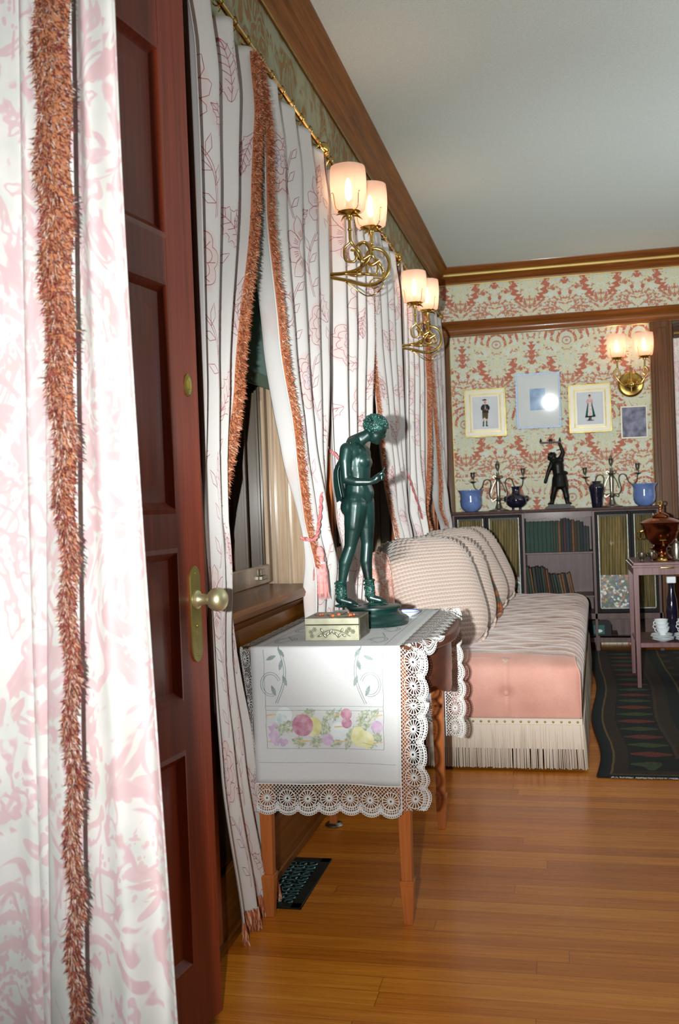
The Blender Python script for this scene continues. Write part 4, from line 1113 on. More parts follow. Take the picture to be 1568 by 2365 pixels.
def addleaf(a, z, L, W, rot, mi=3, off=.0016):
    epoly(em, leafp(a, z, L, W, rot), mi, off); c, s = math.cos(rot), math.sin(rot)
    eline(em, [(a - L * .5 * c, z - L * .5 * s), (a + L * .5 * c, z + L * .5 * s)], .0005, 0, off + .0004)
epoly(em, circ(.095, .602, .024), 7, .0012); epoly(em, circ(.255, .555, .028), 7, .0012); epoly(em, circ(.085, .59, .018), 5, .0014)
for a, z, L, W, r in ((.105, .570, .06, .035, .3), (.165, .606, .05, .028, .5), (.225, .602, .055, .024, .8), (.250, .603, .05, .014, 1.0), (.325, .602, .055, .024, .7), (.355, .602, .055, .022, .9), (.135, .527, .045, .032, -.3), (.185, .527, .045, .032, .5), (.21, .566, .05, .04, 1.4), (.285, .538, .075, .026, 1.2), (.325, .575, .05, .03, .2), (.365, .545, .045, .026, -1.0), (.345, .522, .045, .02, -.2), (.245, .522, .04, .022, .4), (.08, .56, .04, .026, 1.4)): addleaf(a, z, L, W, r)
epoly(em, circ(.178, .570, .026, sq=1.05), 2, .002); epoly(em, circ(.148, .574, .031, 26), 1, .0026)
epoly(em, circ(.310, .545, .022, sq=1.3), 2, .002); epoly(em, circ(.333, .535, .024), 2, .0018)
epoly(em, circ(.277, .606, .016), 1, .0022); epoly(em, circ(.277, .581, .015), 1, .0022); epoly(em, circ(.365, .572, .017), 4, .002); epoly(em, circ(.22, .533, .017), 4, .002)
for k, (a, z) in enumerate([(.055, .565), (.065, .575), (.06, .552), (.052, .545), (.068, .540), (.058, .532), (.072, .552), (.082, .530), (.095, .528), (.068, .523), (.088, .521)]): epoly(em, circ(a, z, .008, 12), 4, .0022 + .0002 * (k % 3))
# acanthus scrolls above the panel
for sx, cx in ((1, .062), (-1, .345)):
    for r0 in (.0, .006):
        eline(em, [(cx + sx * (.008 + .028 * math.sin(t * 2.6) + r0), .636 + .15 * t) for t in [k / 20 for k in range(21)]], .0008, 0)
        eline(em, [(cx + sx * ((.030 - r0) * math.cos(t) - .004), .690 + (.034 - r0) * math.sin(t)) for t in [PI * .1 + PI * 1.5 * k / 20 for k in range(21)]], .0008, 0)
    for a, z, r in ((.03, .78, 2.2), (.0, .765, .4), (.038, .70, 1.9), (.004, .672, -1.2), (.028, .745, 1.3)): epoly(em, leafp(cx + sx * a, z, .034, .011, r if sx > 0 else PI - r), 0, .0018)
obj('embroidery', em, EM, ln, smooth=0)
# drawn pattern on the top of the cloth
tp = MB(); tp.recalc = False
def tline(pts, w=.0007):
    b0 = len(tp.v); m = len(pts)
    for i, (x, y) in enumerate(pts):
        p, q = pts[max(0, i - 1)], pts[min(m - 1, i + 1)]; tx, ty = q[0] - p[0], q[1] - p[1]; l = math.hypot(tx, ty) or 1
        for s in (1, -1): tp.v.append(Vector((x - s * ty / l * w + .67, y + s * tx / l * w - 3.18, ZR + .0042)))
    for i in range(m - 1): tp.face((b0 + 2 * i, b0 + 2 * i + 1, b0 + 2 * i + 3, b0 + 2 * i + 2))
for x in (xl + .04, xr - .045): tline([(x + .001 * math.sin(k), yf + .005 + .92 * k / 20) for k in range(21)])
for x, sx in ((xl + .075, 1), (xr - .085, -1)):
    for k in range(4):
        y = yf + .06 + k * .23
        for r in (.0, .008): tline([(x + sx * (.03 - r) * math.cos(t), y + (.06 - r) * math.sin(t) + .05) for t in [PI * 1.6 * q / 16 for q in range(17)]], .0011)
        tline([(x - sx * .01, y), (x + sx * .02, y + .05), (x - sx * .012, y + .12), (x + sx * .01, y + .2)], .0014)
obj('drawn_scrolls', tp, 'dye_grey', ln, smooth=0)

# ------------------------------------------------------------ box, dish, vent
bx = thing('trinket_box', 'small embossed silver-gilt box with red stones on its lid, beside the bronze figure', 'box', (-.672, 2.905, ZR + .0035))
bh = .072
b_ = MB().box(-.081, .081, -.078, .072, 0, .045); body = obj('body', b_, ['box_metal'], bx, smooth=0, bevel=.001)
lid = obj('lid', MB().box(-.0815, .0815, -.0785, .0725, .047, .066), 'box_metal', bx, smooth=0, bevel=.0012)
obj('side_panel', MB().box(.0812, .0822, -.072, .066, .004, .062), 'box_dark', bx, smooth=0)
rel = MB(); yy = -.0795
for x0, x1, z0, z1 in ((-.076, .076, .0035, .0048), (-.076, .076, .0395, .0408), (-.076, -.0745, .0035, .0408), (.0745, .076, .0035, .0408)): rel.box(x0, x1, yy - .0003, yy + .002, z0, z1)
for cx, cz in ((-.063, .026), (-.052, .033), (-.06, .014), (.063, .026), (.052, .033), (.045, .026)):
    for k in range(6): a = k * PI / 3; rel.ball((cx + .0045 * math.cos(a), yy, cz + .0045 * math.sin(a)), (.0026, .0022, .0026), 6, 4)
    rel.ball((cx, yy, cz), .002, 6, 4)
for s in (-1, 1):
    rel.tube([(s * (-.045 + .10 * t), yy, .012 + .02 * math.sin(t * PI)) for t in [k / 8 for k in range(9)]], .0012, 5)
    for a, z, L, W, r in ((-.03, .03, .016, .008, -1.0), (-.014, .018, .018, .008, .9), (.004, .026, .018, .008, -1.1), (.022, .015, .018, .008, .8), (-.036, .015, .015, .007, .5)):
        rel.ball((s * a, yy, z), (L * .5, .0022, W * .5), 8, 6, Matrix.Rotation(-r * s, 3, 'Y'))
obj('embossed_relief', rel, 'box_metal', body, smooth=60)
t_ = MB().box(-.079, .079, -.076, .070, .066, .0668); tl = obj('lid_panel', t_, 'box_dark', lid, smooth=0)
r2 = MB()
for a, b2, r in ((-.045, .0, .3), (.0, -.035, 1.2), (.045, .0, -.4), (.0, .03, 1.0), (-.02, -.01, 2.0), (.03, -.04, .6)): r2.ball((a, b2, .067), (.026, .010, .004), 10, 6, Matrix.Rotation(r, 3, 'Z'))
obj('raised_leaves', r2, 'box_metal', lid, smooth=60)
st = MB()
for a, b2, r in ((.0, -.058, .0055), (.012, -.03, .0055), (.052, -.045, .004), (.058, -.032, .004), (.045, -.03, .0035), (.05, -.055, .0035), (-.045, -.03, .003), (-.04, -.02, .003), (.03, .02, .003)): st.ball((a, b2, .0705), (r, r, r * .8), 10, 6)
obj('red_stone', st, 'red_stone', lid, smooth=60)['kind'] = 'stuff'

ds = thing('pin_dish', 'small blue and white china dish behind the bronze figure', 'dish', (-.545, 3.40, ZR + .0035))
obj('bowl', MB().lathe([(.022, 0), (.024, .003), (.04, .008), (.052, .018), (.051, .0195), (.038, .0105), (.0001, .006)], (0, 0, 0), 28), 'white_china', ds, smooth=60)
obj('rim_band', MB().lathe([(.0495, .0165), (.0525, .0185), (.051, .020), (.048, .0175)], (0, 0, 0), 28, cap=False), 'blue_china', ds, smooth=60)

vt = thing('floor_vent', 'dark cast iron floor register set in the boards by the wall', 'floor vent', (-.885, 3.03, .0005))
mb = MB(); x0, x1, y0, y1 = -.085, .085, -.205, .205
mb.box(x0, x1, y0, y0 + .035, 0, .005).box(x0, x1, y1 - .035, y1, 0, .005).box(x0, x0 + .032, y0, y1, 0, .005).box(x1 - .032, x1, y0, y1, 0, .005)
obj('frame', mb, 'vent_iron', vt, smooth=0, bevel=.0015)
mb = MB(); rnd = random.Random(5)
for j in range(11):
    for i in range(3):
        cx = -.036 + i * .036; cy = -.155 + j * .031; a0 = rnd.uniform(0, 6)
        mb.tube([(cx + .012 * math.cos(a), cy + .012 * math.sin(a), .003) for a in [a0 + 5.0 * q / 9 for q in range(10)]], .0022, 5)
    mb.tube([(-.055, -.17 + j * .031, .0025), (.055, -.17 + j * .031 + .012 * math.sin(j), .0025)], .0018, 4)
obj('scroll_grille', mb, 'vent_bright', vt, smooth=60)
obj('damper_well', MB().box(x0 + .03, x1 - .03, y0 + .03, y1 - .03, -.0002, .0008), 'ext_dark', vt, smooth=0)

# ------------------------------------------------------------ bronze figures
def figure(name, caps, balls, mat, parent, voxel, loc=(0, 0, 0), smooth_it=4):
    mb = MB()
    for a, b, ra, rb in caps: mb.capsule(a, b, ra, rb, 14, 5)
    for c, r, *R in balls: mb.ball(c, r, 18, 12, R[0] if R else None)
    o = obj(name, mb, mat, parent, smooth=180)
    rm = o.modifiers.new('one_skin', 'REMESH'); rm.mode = 'VOXEL'; rm.voxel_size = voxel; rm.use_smooth_shade = True
    sm_ = o.modifiers.new('soften', 'SMOOTH'); sm_.factor = .6; sm_.iterations = smooth_it
    return o
def youth():
    t = thing('bronze_statue', 'tall dark green bronze youth with bowed head standing on the lace-covered table', 'statue', (-.617, 3.20, ZR + .0035))
    V = lambda x, z, y=0: (x, y, z)
    ZO = 0
    N, F = -.028, .030        # near and far side (y)
    caps = [
        # torso
        (V(-.040, .425, 0), V(-.036, .50, 0), .044, .040), (V(-.036, .49), V(-.040, .545), .042, .050),
        (V(-.046, .565, -.025), V(-.030, .56, .030), .034, .034), (V(-.018, .535, -.018), V(-.018, .53, .022), .028, .028),
        (V(-.030, .455, -.004), V(-.022, .43, .004), .036, .037), (V(-.05, .60, 0), V(-.01, .615, 0), .020, .019), (V(-.018, .605, 0), V(.018, .632, 0), .019, .020),
        (V(-.052, .595, -.03), V(-.025, .605, 0), .014, .016),
        # buttock and hips
        (V(-.046, .405, -.018), V(-.040, .425, -.005), .036, .038), (V(-.060, .386, -.020), V(-.058, .396, -.018), .035, .034), (V(-.030, .40, .020), V(-.035, .42, .01), .034, .036),
        # near leg
        (V(-.044, .39, -.020), V(-.052, .325, -.022), .038, .032), (V(-.052, .325, -.022), V(-.065, .262, -.022), .031, .021),
        (V(-.066, .255, -.022), V(-.086, .205, -.022), .0205, .0215), (V(-.086, .205, -.022), V(-.099, .135, -.022), .021, .0125), (V(-.099, .135, -.022), V(-.104, .095, -.022), .0125, .013),
        (V(-.108, .085, -.022), V(-.075, .075, -.022), .0145, .012), (V(-.078, .077, -.022), V(-.056, .068, -.022), .012, .009),
        # far leg
        (V(-.026, .40, .022), V(-.022, .33, .026), .037, .031), (V(-.022, .33, .026), V(-.020, .266, .028), .030, .021),
        (V(-.020, .262, .028), V(-.026, .205, .028), .021, .0215), (V(-.026, .205, .028), V(-.018, .13, .028), .021, .012), (V(-.018, .13, .028), V(-.014, .092, .028), .012, .013),
        (V(-.016, .084, .028), V(.012, .077, .028), .014, .011), (V(.010, .077, .028), V(.032, .071, .028), .011, .008),
        # near arm
        (V(-.060, .572, -.048), V(-.066, .535, -.056), .0235, .0205), (V(-.066, .535, -.056), V(-.064, .478, -.058), .020, .0155), (V(-.064, .476, -.058), V(-.030, .466, -.062), .0155, .0145), (V(-.030, .466, -.062), V(.016, .464, -.060), .0145, .010),
        (V(.016, .464, -.060), V(.034, .472, -.058), .010, .0125),
        # far arm, hand on the hip
        (V(-.040, .568, .052), V(-.062, .515, .078), .021, .017), (V(-.062, .515, .078), V(-.080, .475, .082), .016, .0145), (V(-.080, .475, .082), V(-.040, .445, .050), .0145, .010), (V(-.040, .445, .05), V(-.026, .436, .042), .012, .009)]
    # hand: palm, curled fingers, pointing finger and thumb
    hx, hz, hy = .034, .474, -.058
    caps += [(V(hx, hz, hy), V(hx + .014, hz + .010, hy), .012, .010)]
    for k, (oz, L) in enumerate(((-.008, .013), (-.001, .015), (.006, .015))):
        b = (hx + .016, hy, hz + oz + .004); m = (b[0] + L * .75, hy - .003, b[2] + .004); e = (m[0] - .006, hy - .011, m[2] - .003)
        caps += [(b, m, .0046, .0042), (m, e, .0042, .0038)]
    caps += [((hx + .016, hy, hz + .016), (hx + .026, hy, hz + .026), .0046, .0042), ((hx + .026, hy, hz + .026), (hx + .030, hy + .001, hz + .036), .0040, .0034),
             ((hx + .004, hy - .006, hz + .008), (hx + .016, hy - .013, hz + .014), .0048, .0044), ((hx + .016, hy - .013, hz + .014), (hx + .026, hy - .012, hz + .019), .0042, .0034)]
    tilt = Matrix.Rotation(math.radians(32), 3, 'Y')
    H = Vector((.030, 0, .642))
    balls = [(H, (.037, .031, .036), tilt), (H + tilt @ Vector((.012, 0, -.020)), (.024, .024, .030), tilt), (H + tilt @ Vector((.034, 0, -.012)), (.009, .0055, .011), tilt), (H + tilt @ Vector((.026, 0, -.040)), (.010, .010, .008), tilt), (H + tilt @ Vector((.030, 0, -.028)), (.006, .010, .004), tilt),
             (H + tilt @ Vector((.029, 0, .004)), (.008, .018, .005), tilt), (H + tilt @ Vector((-.004, -.030, -.008)), (.007, .004, .010), tilt), (H + tilt @ Vector((-.004, .030, -.008)), (.007, .004, .010), tilt)]
    # toes
    for ox, oy, dy in ((-.056, -.022, -1), (.032, .028, -1)):
        for k in range(5):
            yy = oy - .010 + .005 * k; L = (.014, .012, .011, .009, .007)[k]
            caps.append(((ox - .006, yy, .068), (ox + L - .002, yy + (k - 2) * .0005, .0635), .0042, .0034))
    figure('body', caps, balls, 'bronze', t, .0028)
    # curly hair with fillet
    hr = MB(); rnd = random.Random(9)
    hr.ball(H + tilt @ Vector((-.004, 0, .006)), (.0385, .034, .035), 20, 14, tilt)
    for k in range(300):
        z = rnd.uniform(-.75, 1); a = rnd.uniform(0, 2 * PI); r = math.sqrt(max(0, 1 - z * z)); q = Vector((r * math.cos(a), r * math.sin(a), z))
        if q.x > .45 and q.z < .35: continue
        c = H + tilt @ Vector((-.004 + q.x * .0385, q.y * .034, .005 + q.z * .035)); hr.ball(c, rnd.uniform(.0032, .0058), 6, 5)
    hair = obj('hair', hr, 'bronze_relief', t, smooth=60)
    band = MB().tube([H + tilt @ Matrix.Rotation(math.radians(-12), 3, 'Y') @ Vector((.0430 * math.cos(a) - .003, .0385 * math.sin(a), .010)) for a in [2 * PI * k / 40 for k in range(41)]], .0022, 6, cap=False)
    obj('fillet', band, 'bronze', hair, smooth=60)
    # goat-skin over the shoulder and down the back
    cl = MB(); cl.recalc = False
    def cape(u, v):
        x = lerp(-.062, -.106, sm(v * 1.9)) + .012 * sm((v - .6) * 2) + .006 * math.sin(u * 13 + 2); z = .600 - .185 * v - .012 * abs(math.sin(u * 9)) * v
        return (x + .010 * math.cos(u * 20) * v * .5 + .02 * abs(u - .5) * (1 - v), lerp(-.052, .030, u) * (1 - .25 * v), z)
    cl.grid(cape, 36, 26); co = obj('goatskin', cl, 'bronze', t, smooth=180); so = co.modifiers.new('t', 'SOLIDIFY'); so.thickness = .004
    # laced boots
    for (ax, ay) in ((-.102, -.022), (-.016, .028)):
        bt = MB()
        bt.lathe([(.0155, 0), (.0185, .002), (.0165, .004), (.0150, .022), (.0145, .05), (.017, .052), (.0165, .056), (.0145, .058)], (ax, ay, .088), 16, flute=.08, nf=6, cap=False)
        for k in range(46):
            a = rnd.uniform(0, 2 * PI); z = rnd.uniform(.085, .142); rr = .0155; bt.ball((ax + rr * math.cos(a) + (.1 - z) * .1, ay + rr * math.sin(a), z), (.004, .003, .0035), 6, 4)
        for k in range(5): bt.tube([(ax + .004 + k * .008, ay - .0125 + .001 * k, .068 + .001 * k), (ax + .008 + k * .008, ay, .093 - k * .0045), (ax + .004 + k * .008, ay + .0125 - .001 * k, .068 + .001 * k)], .0022, 5)
        obj('boot', bt, 'bronze_relief', t, smooth=60)
    bs = MB().lathe([(.110, 0), (.112, .006), (.106, .012), (.108, .020), (.100, .028), (.086, .034), (.080, .042), (.083, .050), (.090, .055), (.090, .060), (.084, .0625), (.0001, .0625)], (.0, 0, 0), 48)
    obj('plinth', bs, 'bronze', t, smooth=40)
    mb = MB().ball((-.104, -.022, .064), (.022, .02, .006)).ball((-.065, -.022, .063), (.03, .018, .004)).ball((.0, .028, .063), (.04, .019, .005))
    obj('ground', mb, 'bronze_relief', t, smooth=60)
youth()

def silenus():
    t = thing('bronze_figurine', 'black bronze figure holding a three-pointed stand above its head, centre of the bookcase top', 'statue', (-.033, 7.86, 1.088))
    P = lambda x, z, y=0: (x, y, z)
    caps = [(P(.004, .26), P(.0, .33), .042, .046), (P(-.028, .36, 0), P(.022, .37, .0), .026, .026), (P(-.012, .37), P(-.03, .392), .018, .018),
            (P(.018, .375), P(.044, .425), .021, .016), (P(.044, .425), P(.026, .480), .015, .012), (P(.026, .480), P(.016, .505), .012, .010),
            (P(-.036, .36), P(-.068, .294), .022, .016), (P(-.068, .294), P(-.092, .225), .015, .011), (P(-.092, .225), P(-.098, .205), .013, .012),
            (P(-.008, .225, -.01), P(-.036, .12, -.01), .038, .021), (P(-.036, .12, -.01), P(-.046, .085), .020, .022), (P(-.046, .085), P(-.052, .045), .020, .014), (P(-.052, .040), P(-.076, .036, -.02), .014, .010),
            (P(.03, .225), P(.052, .12), .038, .021), (P(.052, .12), P(.058, .085), .020, .022), (P(.058, .085), P(.062, .045), .020, .014), (P(.062, .040), P(.085, .036, -.01), .014, .010),
            (P(.012, .24), P(.012, .20), .052, .056), (P(.056, .275), P(.066, .268), .012, .010)]
    balls = [((-.046, 0, .402), (.026, .024, .027)), ((-.062, -.004, .388), (.014, .014, .018)), ((-.07, 0, .40), (.006, .005, .006))]
    for k in range(16): a = k * .9; balls.append(((-.040 + .024 * math.cos(a), .02 * math.sin(a * 1.7), .412 + .016 * math.sin(a)), .010))
    figure('body', caps, balls, 'black_bronze', t, .004, smooth_it=2)
    m = MB().lathe([(.058, -.02), (.062, -.018), (.050, .05), (.046, .07)], (.012, 0, .185), 24, flute=.05, nf=9)
    obj('loincloth', m, 'black_bronze', t, smooth=60)
    m = MB().box(-.126, .026, -.035, .035, .503, .515)
    for x in (-.122, .022): m.lathe([(.008, 0), (.009, .01), (.002, .034)], (x, 0, .51), 10)
    m.lathe([(.012, 0), (.014, .014), (.010, .026), (.0001, .03)], (-.048, 0, .51), 14)
    m.tube([(.044, 0, .455), (.02, 0, .452), (-.005, 0, .447)], .004, 6)
    obj('upper_stand', m, 'black_bronze', t, smooth=40)
    obj('plinth', MB().prism([(-.11, 0), (.115, 0), (.105, .016), (.08, .018), (.08, .032), (-.08, .032), (-.085, .018), (-.10, .014)], -.07, .07, 'xz'), 'black_bronze', t, smooth=30)
silenus()

# ------------------------------------------------------------ sofa
def sofa():
    t = thing('daybed', 'long pink velvet daybed with shirred seat and cream bullion fringe along the left wall', 'sofa', (-.42, 5.8, 0))
    O = Vector((.42, -5.8, 0)); y0, y1 = 4.40, 7.28
    xR = lambda y: .042 + (y - 4.4) * .033; xL = -.93; ZT_ = .468
    nb = 26
    def top(u, v):
        # u: left -> right then down the right side ; v: front -> back
        y = y0 + .025 + (y1 - y0 - .025) * v; W = xR(y) - xL; L = W + .30; s = u * L; R = .055
        rib = abs(math.sin(PI * nb * v)); amp = .016 * (.35 + .65 * rib ** .6) * sm(v * 14) * (.55 + .45 * sm((s - W * .55) / (W * .4))) 
        wr = .006 * math.sin(x_ := s * 31 + v * 60) * sm(v * 8)
        if s < W - R: p = Vector((xL + s, y, ZT_ + amp + wr * .5 + .018 * math.sin(PI * min(1, s / W))))
        elif s < W - R + R * PI / 2:
            a = (s - (W - R)) / R; p = Vector((xR(y) - R + (R + amp) * math.sin(a), y, ZT_ - R + (R + amp) * math.cos(a)))
        else:
            q = s - (W - R) - R * PI / 2; p = Vector((xR(y) + amp * max(0, 1 - q / .2), y, ZT_ - R - q))
            p.z = max(p.z, .225)
        fr_ = 1 - sm(v * (y1 - y0) / .05); p.z -= .022 * fr_ * fr_; p.y -= .006 * fr_
        return p + O
    mb = MB().grid(top, 110, 420, flip=False); mb.recalc = False
    obj('seat', mb, 'shirred_velvet', t, smooth=180)
    # front face, softly stuffed
    def front(u, v):
        x = lerp(xL, xR(y0) , u); z = lerp(ZT_ + .012, .222, v); e = min(u, 1 - u); bul = .045 * math.sin(PI * min(1, max(0, v)) ** .8) * min(1, e * 14) ** .5
        seam = math.exp(-((x + .274) / .012) ** 2) * .010; btn = math.exp(-((x + .274) ** 2 + (z - .335) ** 2) / .0009) * .022
        y = y0 + .075 * (max(0, 1 - v / .16) ** 2.2) - bul * .7 + seam * (v > .02) + btn + .018
        if v < .16: z += .020 * math.sin(PI * u) * (1 - v / .16) - .002
        x -= .02 * (1 - sm(v * 4)) * (u > .94) * (u - .94) / .06
        return Vector((x, y, z)) + O
    mb = MB().grid(front, 90, 40); mb.recalc = False
    obj('front_border', mb, 'pink_velvet', t, smooth=180)
    obj('button', MB().ball(Vector((-.274, y0 + .006, .335)) + O, (.013, .007, .013)), 'pink_velvet', t, smooth=180)
    obj('piping', MB().tube([Vector(front(1, v / 12)) + Vector((.001, -.004, 0)) for v in range(13)], .0045, 6), 'pink_velvet', t, smooth=60)
    obj('base_frame', MB().box(xL, xR(y0) - .02, y0 + .03, y1, .08, .40).shift(O), 'plush_dark', t, smooth=0)
    bd = MB().box(xL, xR(y0) + .004, y0 - .010, y0 + .01, .200, .228).box(xR(y0) - .004, xR(y0) + .006, y0, y0 + .02, .2, .228)
    b0 = len(bd.v); bd.v += [Vector((xR(y0) + .007, y0 + .01, .2)), Vector((xR(y1) + .007, y1, .2)), Vector((xR(y1) + .007, y1, .228)), Vector((xR(y0) + .007, y0 + .01, .228))]; bd.face((b0, b0 + 1, b0 + 2, b0 + 3))
    bd.recalc = False
    obj('braid', bd.shift(O), 'fringe_cream', t, smooth=0)
    for k in range(19): obj('nail', MB().ball(Vector((.028 - k * .0345, y0 - .011, .214)) + O, (.0052, .003, .0052), 8, 6), 'old_brass', t, smooth=60)
    # bullion fringe : individual cords
    mb = MB(); rnd = random.Random(3); x = xL + .3
    def cord(p, q, r): mb.tube([p, (p + q) / 2 + Vector((rnd.uniform(-.001, .001), rnd.uniform(-.002, .002), 0)), q], [r, r * 1.05, r * .9], 5, cap=True)
    while x < xR(y0) + .01:
        flare = .012 * (x - xR(y0) + .1) / .1 if x > xR(y0) - .1 else 0
        cord(Vector((x, y0 - .012 + rnd.uniform(-.002, .002), .203)), Vector((x + rnd.uniform(-.002, .002) + flare, y0 - .016 + rnd.uniform(-.004, .004), .010 + rnd.uniform(0, .006))), .0025)
        x += .0048 if rnd.random() > .07 else .0085
    y = y0
    while y < y1:
        X = xR(y) + .010; cord(Vector((X, y, .203)), Vector((X + rnd.uniform(.0, .012), y + rnd.uniform(-.003, .003), .012)), .0026); y += .0062
    mb.shift(O); fr = obj('bullion_fringe', mb, 'fringe_cream', t, smooth=60)
    hd = MB().box(xL + .3, xR(y0) + .005, y0 - .0150, y0 - .009, .098, .203).shift(O); obj('fringe_heading', hd, 'fringe_cream', fr, smooth=0)
sofa()

def pillow_mb(W, H, T, n=2.6, ribs=True, gather=0, rnd=None):
    mb = MB()
    def f(u, v):
        # u around, v from back to front pole ; shaped as a superelliptic cushion
        th = PI * v; a = 2 * PI * u; ct, s_ = math.cos(th), math.sin(th)
        c, s = math.cos(a), math.sin(a); e = 2 / 3.6
        x = math.copysign(abs(c) ** e, c) * W / 2 * s_ ** .75; z = math.copysign(abs(s) ** e, s) * H / 2 * s_ ** .75
        r = min(1, math.hypot(x / (W / 2), z / (H / 2)))
        y = -ct * abs(ct) ** -.25 * T / 2 if abs(ct) > 1e-4 else 0
        if gather and s > .2: z += gather * .010 * math.sin(a * 46) * s_ ** 3; y += gather * .006 * math.cos(a * 46 + 1) * s_ ** 3
        return (x, y, z)
    mb.grid(f, 96, 40, uvfn=lambda u, v: (f(u, v)[0], f(u, v)[2]))
    mb.recalc = False
    return mb
def cushion(label, yc, W, H, T, xc, zc, tilt, yaw, mat='ribbed_velvet', group='plump ribbed cushions leaning on the left wall', roll=0, gath=1):
    t = thing('cushion', label, 'cushion', (xc, yc, zc), 0, group)
    # local: x = width, z = height, y = thickness (back pole -y). front faces -y
    o = obj('cover', pillow_mb(W, H, T, gather=gath), mat, t, smooth=180)
    R = Matrix.Rotation(yaw, 4, 'Z') @ Matrix.Rotation(-tilt, 4, 'X') @ Matrix.Rotation(roll, 4, 'Y')
    t.rotation_euler = R.to_euler()
    ed = MB()
    pts = [(math.copysign(abs(math.cos(a)) ** .4, math.cos(a)) * W * .502, .004 * math.sin(a * 30), math.copysign(abs(math.sin(a)) ** .4, math.sin(a)) * H * .502 + (.008 * math.sin(a * 34) if math.sin(a) > .3 else 0)) for a in [2 * PI * k / 160 for k in range(161)]]
    obj('piping', ed.tube(pts, .007, 6, cap=False), 'ribbed_velvet' if mat == 'ribbed_velvet' else mat, t, smooth=60)
    return t
YA = math.radians(40)     # front faces mostly +x, partly to the camera
for lb, yc, xc, zc, W in (('first and largest cream ribbed cushion, next to the lace-covered table', 4.86, -.645, .735, .52), ('second cream ribbed cushion, between the largest one and the striped coloured one', 5.42, -.635, .73, .50), ('third ribbed cushion, just beyond the coloured tapestry one', 6.10, -.62, .73, .50), ('fourth ribbed cushion, farthest along the daybed nearest the bookcase', 6.70, -.605, .73, .50)):
    k_ = int(yc * 10) % 4; cushion(lb, yc, W, .57, .30, xc, zc + (.0, .012, -.008, .006)[k_], math.radians((27, 33, 30, 35)[k_]), YA + (.0, .08, -.1, .05)[k_], roll=(.0, -.06, .05, -.03)[k_], gath=1.6)
cushion('thin red, green and gold tapestry cushion wedged between the second and third ribbed ones', 5.76, .50, .50, .14, -.62, .70, math.radians(32), YA, 'tapestry', None, gath=0)
cushion('pink floral edged cushion in shadow between the bronze figure and the first ribbed cushion', 4.62, .16, .44, .12, -.872, .73, math.radians(10), math.radians(30), 'floral_velvet', None, gath=1)

# ------------------------------------------------------------ rug
def rug():
    t = thing('oriental_rug', 'dark navy and brown oriental rug with rippled left edge on the boards', 'rug', (1.2, 6, .001))
    def left(y): return lerp(.105, .175, (y - 4.3) / 3.4) + .018 * math.sin((y - 4.35) * 5.2 / (1 + .15 * (y - 4.3))) * (1 if y < 7 else .5)
    def f(u, v):
        y = 4.30 + 3.45 * v; x = lerp(left(y), 2.6, u); z = .008 + .006 * max(0, math.sin((y - 4.4) * 5.2)) * math.exp(-u * 8)
        return (x - 1.2, y - 6, z)
    mb = MB().grid(f, 60, 120, uvfn=lambda u, v: (u * 2.45, v * 3.45 + .02))
    o = obj('pile', mb, 'rug_wool', t, smooth=180); s = o.modifiers.new('t', 'SOLIDIFY'); s.thickness = .007; s.offset = -1
    m = MB(); m.recalc = False; r = random.Random(1)
    for k in range(1500):
        x = r.uniform(.16, 2.5) - 1.2; blades(m, Vector((x, 4.302 - 6, .006)), Vector((r.uniform(-.5, .5), -1, -.05)).normalized(), r.uniform(.012, .026), .0022, r, 0)
    obj('end_fringe', m, 'lace', t, smooth=0)
    obj('side_cord', MB().tube([(left(4.3 + 3.45 * k / 60) - 1.2 - .002, 4.3 + 3.45 * k / 60 - 6, .006) for k in range(61)], .004, 5), 'book_5', t, smooth=60)
rug()

